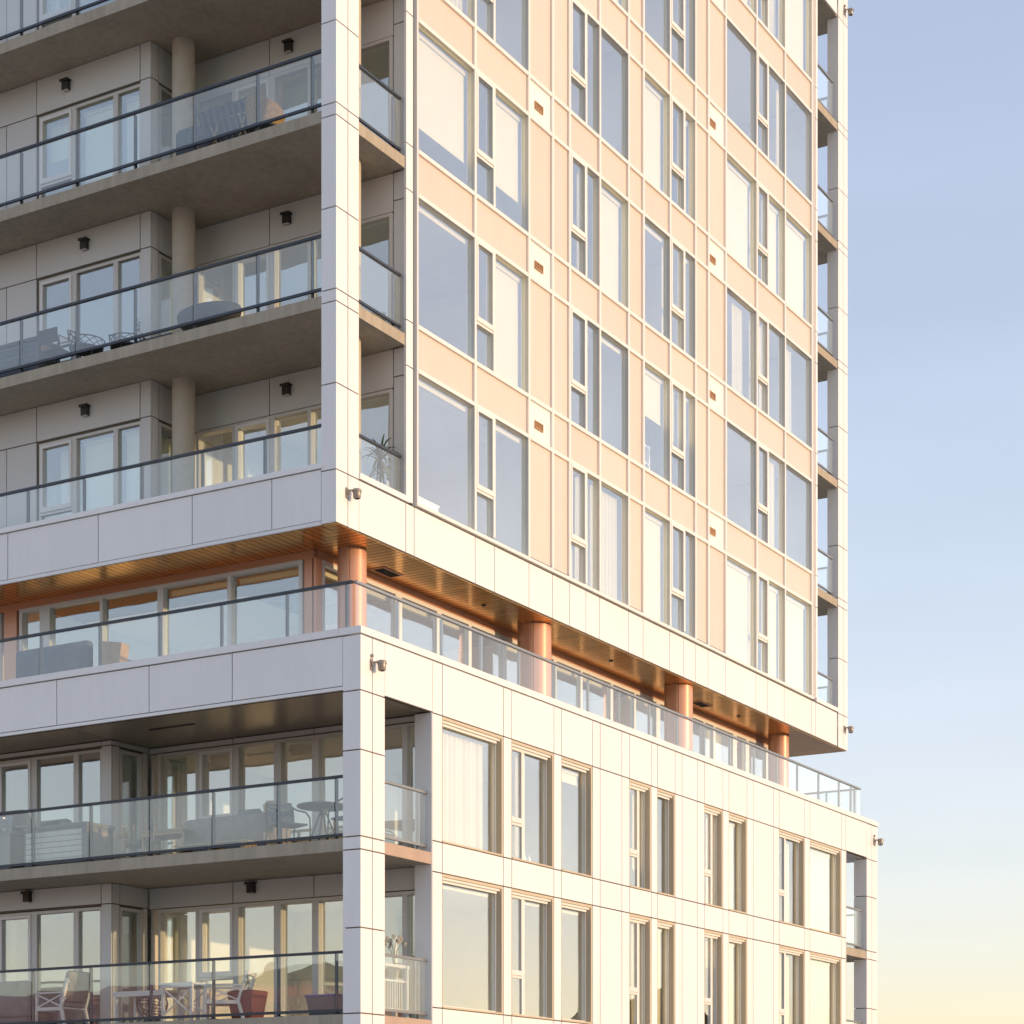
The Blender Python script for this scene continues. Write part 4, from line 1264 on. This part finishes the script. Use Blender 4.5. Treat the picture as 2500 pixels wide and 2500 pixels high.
# terrace
def sofa(loc, rz, w, label, mat, legs='black_metal', name='sofa', h=0.72):
    t = thing(name, label, 'sofa', loc, rz)
    MB().box(-w / 2, w / 2, -0.38, 0.38, 0.10, 0.20).build('base', 'dark_box', t)
    MB().soft(-w / 2 + 0.13, w / 2 - 0.13, -0.38, 0.20, 0.20, 0.40, 0.05).build('seat_cushion', mat, t, smooth=True)
    MB().soft(-w / 2, w / 2, 0.20, 0.38, 0.20, h, 0.05).build('backrest', mat, t, smooth=True)
    for s in (-1, 1):
        MB().soft(min(s * w / 2, s * (w / 2 - 0.12)), max(s * w / 2, s * (w / 2 - 0.12)), -0.38, 0.20, 0.20, 0.56, 0.04).build('armrest', mat, t, smooth=True)
        for y in (-0.3, 0.3):
            MB().box(s * w / 2 - s * 0.08 - 0.02, s * w / 2 - s * 0.08 + 0.02, y - 0.02, y + 0.02, 0.0, 0.10).build('leg', legs, t)
    return t
sofa((-0.15, 5.85, ZT), R(90), 1.75, 'dark slate sofa with its back to the terrace balustrade', 'slate_fabric', h=1.02)
t = thing('wrapped_box', 'tan cardboard box leaning on the end of the slate sofa', 'box', (-0.40, 4.58, ZT + 0.0), R(12))
o = MB().box(-0.14, 0.14, -0.2, 0.2, 0.0, 0.92).build('carton', 'cardboard', t)
o.rotation_euler = (R(7), 0, 0)
o2 = MB().box(-0.145, -0.141, -0.03, 0.03, 0.0, 0.92).build('tape', 'pale_wood', t)
o2.rotation_euler = (R(7), 0, 0)
t = thing('plant_stand', 'small dark pot on a stand beside the tan box on the terrace', 'planter', (0.2, 4.68, ZT))
MB().lathe([(0.09, 0.45), (0.13, 0.72), (0.135, 0.74), (0.115, 0.74), (0.11, 0.70), (0.0, 0.70)], seg=18).build('pot', 'dark_box', t, smooth=True)
for a in (30, 150, 270):
    MB().tube([(0.07 * math.cos(R(a)), 0.07 * math.sin(R(a)), 0.46), (0.14 * math.cos(R(a)), 0.14 * math.sin(R(a)), 0.0)], 0.011, 6).build('leg', 'black_metal', t)

# upper podium balcony
def grill(loc):
    t = thing('gas_grill', 'grey gas grill with domed hood at the left edge of the upper podium balcony', 'grill', loc)
    MB().box(-0.28, 0.28, -0.36, 0.36, 0.08, 0.70).build('cabinet', 'grill_grey', t)
    MB().box(-0.30, 0.30, -0.42, 0.42, 0.70, 0.84).build('firebox', 'grill_grey', t)
    v, f = [], []
    n = 10
    for i in range(n + 1):
        a = math.pi * i / n
        for y in (-0.40, 0.40):
            v.append((-0.28 * math.cos(a), y, 0.845 + 0.32 * math.sin(a)))
    f = [(2 * i, 2 * i + 1, 2 * i + 3, 2 * i + 2) for i in range(n)] + [tuple(range(0, 2 * n + 2, 2)), tuple(range(2 * n + 1, 0, -2))]
    MB().add(v, f).build('hood', 'grill_grey', t, smooth=True)
    MB().tube([(-0.30, -0.28, 0.98), (-0.35, -0.27, 0.98), (-0.35, 0.27, 0.98), (-0.30, 0.28, 0.98)], 0.012, 8).build('handle', 'steel', t, smooth=True)
    for y in (-0.28, -0.12, 0.04, 0.2):
        MB().lathe([(0.028, 0.0), (0.028, 0.03), (0.02, 0.035)], seg=12).build('knob', 'steel', t, smooth=True)
        k = t.children[-1]
        k.rotation_euler = (0, R(-90), 0)
        k.location = (-0.301, y, 0.77)
    for s in (-1, 1):
        MB().box(-0.24, 0.24, s * 0.43 - (0.30 if s < 0 else 0), s * 0.43 + (0.30 if s > 0 else 0), 0.80, 0.83).build('side_shelf', 'grill_grey', t)
    for y in (-0.30, 0.30):
        MB().lathe([(0.06, -0.02), (0.06, 0.02)], seg=14).build('wheel', 'black_metal', t)
        k = t.children[-1]
        k.rotation_euler = (R(90), 0, 0)
        k.location = (-0.2, y, 0.06)
        MB().lathe([(0.06, -0.02), (0.06, 0.02)], seg=14).build('wheel', 'black_metal', t)
        k = t.children[-1]
        k.rotation_euler = (R(90), 0, 0)
        k.location = (0.2, y, 0.06)
grill((-0.50, 6.95, ZU))

t = thing('lantern', 'tall brass candle lantern right of the slatted storage box', 'lantern', (-0.30, 4.36, ZU))
MB().box(-0.09, 0.09, -0.09, 0.09, 0.0, 0.03).box(-0.09, 0.09, -0.09, 0.09, 0.52, 0.55).build('plates', 'brass_lantern', t)
for x in (-0.08, 0.08):
    for y in (-0.08, 0.08):
        MB().box(x - 0.008, x + 0.008, y - 0.008, y + 0.008, 0.03, 0.52).build('upright', 'brass_lantern', t)
MB().lathe([(0.04, 0.03), (0.04, 0.34), (0.0, 0.345)], seg=14).build('candle', 'cream_ceramic', t, smooth=True)
MB().lathe([(0.10, 0.55), (0.05, 0.64), (0.02, 0.70), (0.0, 0.70)], seg=12).build('roof', 'brass_lantern', t, smooth=True)

def wood_table(loc, rz, w, d, h, label, mat='pale_wood', name='low_table'):
    t = thing(name, label, 'table', loc, rz)
    n = 5
    for i in range(n):
        MB().box(-w / 2, w / 2, -d / 2 + i * d / n + 0.005, -d / 2 + (i + 1) * d / n - 0.005, h - 0.03, h).build('slat', mat, t)
    MB().box(-w / 2 + 0.03, w / 2 - 0.03, -d / 2 + 0.02, -d / 2 + 0.05, h - 0.09, h - 0.031).box(-w / 2 + 0.03, w / 2 - 0.03, d / 2 - 0.05, d / 2 - 0.02, h - 0.09, h - 0.031).build('apron', mat, t)
    for sx in (-1, 1):
        for sy in (-1, 1):
            MB().box(sx * (w / 2 - 0.05) - 0.02, sx * (w / 2 - 0.05) + 0.02, sy * (d / 2 - 0.07) - 0.02, sy * (d / 2 - 0.07) + 0.02, 0.0, h - 0.031).build('leg', mat, t)
    return t
wood_table((-0.42, 3.18, ZU), R(90), 0.98, 0.55, 0.52, 'low pale wooden slatted table in the middle of the upper podium balcony')
def wood_chair(loc, rz):
    t = thing('wooden_armchair', 'wooden armchair between the lantern and the low table', 'chair', loc, rz)
    MB().soft(-0.25, 0.25, -0.25, 0.22, 0.33, 0.43, 0.03).build('seat_cushion', 'grey_fabric', t, smooth=True)
    for i in range(5):
        MB().bar((-0.2 + i * 0.1, 0.24, 0.34), (-0.2 + i * 0.1, 0.34, 0.66), 0.05, 0.02).build('back_slat', 'pale_wood', t)
    for s in (-1, 1):
        MB().bar((s * 0.28, -0.28, 0.0), (s * 0.28, -0.26, 0.52), 0.04).bar((s * 0.28, 0.30, 0.0), (s * 0.28, 0.33, 0.66), 0.04).build('leg', 'pale_wood', t)
        MB().bar((s * 0.28, -0.30, 0.53), (s * 0.28, 0.33, 0.53), 0.06, 0.025).build('armrest', 'pale_wood', t)
wood_chair((-0.30, 3.98, ZU), R(130))
sofa((-0.02, 2.05, ZU), R(90), 1.75, 'grey and taupe cushioned daybed in front of the upper podium doors', 'taupe_fabric', name='daybed', h=0.70)
t = thing('throw_pillow', 'square grey pillow on the near end of the taupe daybed', 'pillow', (-0.16, 1.62, ZU + 0.41), R(95))
o = MB().soft(-0.24, 0.24, -0.06, 0.06, 0.0, 0.40, 0.055).build('cover', 'grey_fabric', t, smooth=True)
o.rotation_euler = (R(-14), 0, 0)
t = thing('pallet_bench', 'low yellow wooden bench frame under the balustrade of the upper podium balcony', 'bench', (-0.72, 1.95, ZU), R(90))
for i in range(4):
    MB().box(-0.75, 0.75, -0.2 + i * 0.105, -0.11 + i * 0.105, 0.155, 0.18).build('slat', 'pale_wood', t)
for x in (-0.68, 0.0, 0.68):
    MB().box(x - 0.03, x + 0.03, -0.19, 0.19, 0.0, 0.154).build('leg', 'pale_wood', t)
t = thing('table_lamp', 'small gilded figure lamp standing on a dark stool behind the daybed', 'lamp', (0.05, 1.50, ZU))
MB().box(-0.16, 0.16, -0.16, 0.16, 0.0, 0.62).build('stool', 'dark_box', t)
MB().lathe([(0.07, 0.62), (0.07, 0.64), (0.03, 0.66), (0.05, 0.72), (0.06, 0.77), (0.025, 0.82), (0.045, 0.86), (0.04, 0.92), (0.0, 0.95)], seg=16).build('figure', 'brass_lantern', t, smooth=True)

def metal_armchair(loc, rz, label):
    t = thing('mesh_armchair', label, 'chair', loc, rz, 'dark mesh armchairs round the bistro table')
    MB().soft(-0.25, 0.25, -0.24, 0.24, 0.42, 0.45, 0.012).build('seat', 'slate_fabric', t, smooth=True)
    v, f = [], []
    n = 8
    for i in range(n + 1):
        x = -0.24 + 0.48 * i / n
        bow = 0.05 * (1 - (2 * i / n - 1) ** 2)
        for z, y in ((0.45, 0.22), (0.65, 0.27), (0.86 + bow * 0.6, 0.31)):
            v.append((x, y + bow, z)); v.append((x, y + bow + 0.015, z))
    for i in range(n):
        for j in range(2):
            a, b = i * 6 + j * 2, (i + 1) * 6 + j * 2
            f += [(a, b, b + 2, a + 2), (a + 1, a + 3, b + 3, b + 1)]
        f += [(i * 6 + 4, (i + 1) * 6 + 4, (i + 1) * 6 + 5, i * 6 + 5)]
    MB().add(v, f).build('backrest', 'slate_fabric', t, smooth=True)
    for s in (-1, 1):
        MB().tube([(s * 0.26, 0.30, 0.78), (s * 0.27, 0.15, 0.72), (s * 0.28, -0.10, 0.66), (s * 0.28, -0.24, 0.55), (s * 0.27, -0.27, 0.40), (s * 0.27, -0.28, 0.0)], 0.014, 8).build('arm', 'black_metal', t, smooth=True)
        MB().tube([(s * 0.25, 0.30, 0.80), (s * 0.25, 0.24, 0.42), (s * 0.27, 0.32, 0.0)], 0.014, 8).build('leg', 'black_metal', t, smooth=True)
metal_armchair((-0.42, 0.68, ZU), R(-25), 'dark mesh armchair left of the round bistro table')
metal_armchair((-0.45, -0.62, ZU), R(160), 'dark mesh armchair between the bistro table and the pier')
t = thing('bistro_table', 'round dark bistro table beside the corner pier of the upper podium balcony', 'table', (-0.20, 0.12, ZU))
MB().lathe([(0.42, 0.71), (0.44, 0.72), (0.44, 0.745), (0.0, 0.75)], seg=32).build('tabletop', 'dark_box', t, smooth=True)
MB().lathe([(0.05, 0.60), (0.10, 0.705), (0.40, 0.709)], seg=24).build('bracket', 'dark_box', t, smooth=True)
for a in (20, 110, 200, 290):
    MB().tube([(0.05 * math.cos(R(a)), 0.05 * math.sin(R(a)), 0.62), (0.30 * math.cos(R(a)), 0.30 * math.sin(R(a)), 0.0)], 0.015, 8).build('leg', 'black_metal', t, smooth=True)
t = thing('ashtray', 'shallow bright metal dish on the round bistro table', 'dish', (-0.22, -0.05, ZU + 0.75))
MB().lathe([(0.05, 0.0), (0.085, 0.03), (0.09, 0.03), (0.055, 0.008), (0.0, 0.008)], seg=18).build('bowl', 'brass_lantern', t, smooth=True)

# lowest balcony
def cross_armchair(loc, rz, label, cushion=True):
    t = thing('white_armchair', label, 'chair', loc, rz, 'white cross-sided garden chairs')
    W = 'white_furniture'
    for s in (-1, 1):
        x = s * 0.31
        m = MB().bar((x, -0.34, 0.0), (x, -0.30, 0.60), 0.05)
        m.build('leg', W, t)
        MB().bar((x, 0.36, 0.0), (x, 0.26, 0.36), 0.05).bar((x, 0.26, 0.34), (x, 0.42, 0.86), 0.045).build('leg', W, t)
        MB().box(x - 0.035, x + 0.035, -0.36, 0.36, 0.60, 0.63).build('armrest', W, t)
        MB().bar((x, -0.29, 0.36), (x, 0.30, 0.59), 0.022).bar((x + 0.001, -0.29, 0.59), (x + 0.001, 0.28, 0.36), 0.022).build('cross_brace', W, t)
        MB().box(x - 0.02, x + 0.02, -0.30, 0.28, 0.30, 0.36).build('side_rail', W, t)
    MB().box(-0.29, 0.29, -0.33, -0.28, 0.30, 0.36).build('front_rail', W, t)
    for i in range(6):
        MB().box(-0.29, 0.29, -0.27 + i * 0.09, -0.19 + i * 0.09, 0.335, 0.358).build('seat_slat', W, t)
    MB().bar((-0.31, 0.40, 0.82), (0.31, 0.40, 0.82), 0.05).bar((-0.29, 0.33, 0.50), (0.29, 0.41, 0.80), 0.022).bar((0.29, 0.331, 0.50), (-0.29, 0.411, 0.80), 0.022).build('backrest', W, t)
    if cushion:
        MB().soft(-0.28, 0.28, -0.32, 0.28, 0.36, 0.47, 0.04).build('seat_cushion', 'grey_fabric', t, smooth=True)
        o = MB().soft(-0.30, 0.30, -0.06, 0.07, 0.0, 0.56, 0.05).build('back_cushion', 'grey_fabric', t, smooth=True)
        o.location = (0, 0.26, 0.46)
        o.rotation_euler = (R(-16), 0, 0)
    return t
cross_armchair((-0.42, 5.68, ZL), R(180), 'white armchair with crossed side braces and grey cushions at the left of the lowest balcony')
cross_armchair((-0.30, 2.05, ZL), R(205), 'white cross-braced chair without cushions right of the white tables', False)
sofa((0.0 - 0.38, 6.9, ZL), R(90), 1.4, 'grey slipcovered sofa behind the white armchair on the lowest balcony', 'grey_fabric', h=0.86)
def white_table(loc, rz, w, d, h, label, x_ends=False):
    t = thing('white_table', label, 'table', loc, rz)
    W = 'white_furniture'
    n = 6
    for i in range(n):
        MB().box(-w / 2, w / 2, -d / 2 + i * d / n + 0.004, -d / 2 + (i + 1) * d / n - 0.004, h - 0.035, h).build('slat', W, t)
    MB().box(-w / 2 + 0.02, w / 2 - 0.02, -d / 2 + 0.01, -d / 2 + 0.04, h - 0.085, h - 0.036).box(-w / 2 + 0.02, w / 2 - 0.02, d / 2 - 0.04, d / 2 - 0.01, h - 0.085, h - 0.036).build('apron', W, t)
    for sx in (-1, 1):
        for sy in (-1, 1):
            MB().box(sx * (w / 2 - 0.05) - 0.024, sx * (w / 2 - 0.05) + 0.024, sy * (d / 2 - 0.05) - 0.024, sy * (d / 2 - 0.05) + 0.024, 0.0, h - 0.036).build('leg', W, t)
    if x_ends:
        for sy in (-1, 1):
            y = sy * (d / 2 - 0.05)
            MB().bar((-w / 2 + 0.06, y, 0.12), (w / 2 - 0.06, y, h - 0.10), 0.022).bar((-w / 2 + 0.06, y + 0.002, h - 0.10), (w / 2 - 0.06, y + 0.002, 0.12), 0.022).build('cross_brace', W, t)
    return t
white_table((-0.55, 3.55, ZL), R(90), 1.15, 0.6, 0.56, 'long white slatted coffee table on the lowest balcony')
white_table((-0.72, 2.62, ZL), R(90), 0.72, 0.5, 0.66, 'smaller white side table with crossed braces overlapping the long white table', True)
t = thing('wire_lantern', 'openwork dark wire ball behind the long white table', 'lantern', (-0.12, 3.85, ZL))
m = MB()
for i in range(14):
    ax = Vector((random.gauss(0, 1), random.gauss(0, 1), random.gauss(0, 1))).normalized()
    u = ax.cross(Vector((0.3, 0.2, 1))).normalized(); w_ = ax.cross(u)
    m.tube([Vector((0, 0, 0.38)) + (u * math.cos(2 * math.pi * k / 20) + w_ * math.sin(2 * math.pi * k / 20)) * 0.27 for k in range(21)], 0.006, 4)
m.build('cage', 'charcoal_wicker', t)
MB().lathe([(0.16, 0.0), (0.16, 0.08), (0.14, 0.12), (0.0, 0.12)], seg=16).build('base', 'dark_box', t, smooth=True)
t = thing('flower_planter', 'tapered terracotta red planter right of the white chairs', 'planter', (-0.22, 1.68, ZL))
m = MB()
m.add([(-0.16, -0.2, 0), (0.16, -0.2, 0), (0.16, 0.2, 0), (-0.16, 0.2, 0), (-0.22, -0.27, 0.52), (0.22, -0.27, 0.52), (0.22, 0.27, 0.52), (-0.22, 0.27, 0.52)], CUBE_F)
m.build('tub', 'terracotta', t)
MB().box(-0.20, 0.20, -0.25, 0.25, 0.522, 0.53).build('soil', 'soil', t)
t = thing('plastic_bin', 'dark plastic storage bin with a blue lid against the corner pier', 'bin', (-0.62, -0.30, ZL))
m = MB()
m.add([(-0.18, -0.26, 0), (0.18, -0.26, 0), (0.18, 0.26, 0), (-0.18, 0.26, 0), (-0.22, -0.31, 0.32), (0.22, -0.31, 0.32), (0.22, 0.31, 0.32), (-0.22, 0.31, 0.32)], CUBE_F)
m.build('tub', 'dark_box', t)
MB().soft(-0.24, 0.24, -0.33, 0.33, 0.321, 0.36, 0.012).build('lid', 'blue_plastic', t, smooth=True)
def drying_rack(loc, rz):
    t = thing('drying_rack', 'white slatted rack behind the corner glass of the lowest balcony', 'rack', loc, rz)
    W = 'white_furniture'
    for x in (-0.40, 0.40):
        MB().box(x - 0.02, x + 0.02, -0.02, 0.02, 0.0, 0.86).build('upright', W, t)
    MB().box(-0.44, 0.44, -0.03, 0.03, 0.86, 0.91).build('top_rail', W, t)
    MB().box(-0.38, 0.38, -0.018, 0.018, 0.12, 0.17).build('bottom_rail', W, t)
    for i in range(9):
        MB().box(-0.34 + i * 0.07, -0.315 + i * 0.07, -0.008, 0.008, 0.17, 0.62).build('slat', 'pale_slat', t)
    MB().box(-0.38, 0.38, -0.012, 0.012, 0.62, 0.65).build('mid_rail', W, t)
    for x in (-0.40, 0.40):
        MB().box(x - 0.02, x + 0.02, -0.16, 0.16, 0.0, 0.02).build('foot', W, t)
drying_rack((0.33, -0.93, ZL), R(0))
t = thing('orchid', 'white flowering orchid in a pot above the corner rack of the lowest balcony', 'plant', (0.68, -0.70, ZL))
MB().lathe([(0.08, 0.70), (0.11, 0.92), (0.10, 0.92), (0.0, 0.90)], seg=16).build('pot', 'cream_ceramic', t, smooth=True)
MB().box(-0.13, 0.13, -0.13, 0.13, 0.66, 0.699).box(-0.02, 0.02, -0.02, 0.02, 0.03, 0.66).box(-0.13, 0.13, -0.13, 0.13, 0.0, 0.029).build('stand', 'white_furniture', t)
g1, p1 = MB(), MB()
for i in range(5):
    a = i * 1.3
    leaf_blade(g1, (0, 0, 0.91), (math.cos(a), math.sin(a), 0.7), 0.28, 0.035, 0.9)
for a, ln in ((2.6, 0.36), (4.0, 0.42), (0.8, 0.38), (5.2, 0.40)):
    tip = (0.16 * math.cos(a), 0.16 * math.sin(a), 0.92 + ln)
    g1.tube([(0, 0, 0.9), (0.05 * math.cos(a), 0.05 * math.sin(a), 0.9 + ln * 0.7), tip], 0.005, 5)
    for q in range(5):
        c = Vector(tip) + Vector((random.uniform(-.07, .07), random.uniform(-.07, .07), random.uniform(-.10, .08)))
        for k in range(5):
            b = k * 1.256
            leaf_blade(p1, c, (math.cos(b) * 0.4 - 0.8, math.sin(b) * 0.4 - 0.5, math.sin(b + 1.0)), 0.055, 0.02, 0.1)
g1.build('stems', 'leaf', t)
p1.build('blooms', 'petal', t)

# ------------------------------------------------------------------ things standing in the rooms
t = thing('low_cabinet', 'low white cabinet inside the bottom corner window of the tower', 'cabinet', (3.25, 0.80, 15.60))
MB().box(-0.85, 0.85, -0.2, 0.2, 0.06, 0.70).build('body', 'white_furniture', t)
MB().box(-0.87, 0.87, -0.22, 0.22, 0.70, 0.73).build('top', 'white_furniture', t)
for i in range(3):
    MB().box(-0.83 + i * 0.56, -0.29 + i * 0.56, -0.215, -0.201, 0.09, 0.68).build('door', 'white_furniture', t)
for x in (-0.75, 0.75):
    MB().box(x - 0.03, x + 0.03, -0.15, 0.15, 0.0, 0.06).build('foot', 'black_metal', t)
t = thing('shelf_unit', 'open shelf with pale vases behind the half blind of a tower window', 'shelf', (12.0, 0.62, SLAB[1] + 0.20))
for z in (0.30, 0.72, 1.10):
    MB().box(-0.55, 0.55, -0.14, 0.14, z, z + 0.04).build('board', 'white_furniture', t)
for x in (-0.57, 0.53):
    MB().box(x, x + 0.04, -0.14, 0.14, 0.0, 1.16).build('side', 'white_furniture', t)
for x, z, r, h in ((-0.3, 0.34, 0.10, 0.22), (0.1, 0.34, 0.07, 0.28), (0.35, 0.76, 0.11, 0.16), (-0.2, 0.76, 0.14, 0.12)):
    MB().lathe([(r * 0.6, z), (r, z + h * 0.4), (r * 0.8, z + h * 0.8), (r * 0.5, z + h), (0.0, z + h * 0.95)], (x, 0, 0), 14).build('vase', 'cream_ceramic', t, smooth=True)
for i, lab in enumerate(('left', 'middle', 'right')):
    t = thing('sill_bottle', lab + ' of three small white bottles on the sill of the second upper podium window', 'bottle', (4.30 + i * 0.17, PY + 0.30, 9.68), 0, 'bottles on the window sill')
    MB().lathe([(0.028, 0.0), (0.03, 0.01), (0.03, 0.07), (0.012, 0.10), (0.012, 0.13), (0.0, 0.13)], seg=14).build('glass_body', 'white_furniture', t, smooth=True)
    MB().lathe([(0.014, 0.131), (0.014, 0.15), (0.0, 0.15)], seg=12).build('stopper', 'cream_ceramic', t, smooth=True)
    MB().box(-0.035, 0.035, -0.035, 0.035, -0.046, -0.001).build('coaster', 'pale_wood', t)
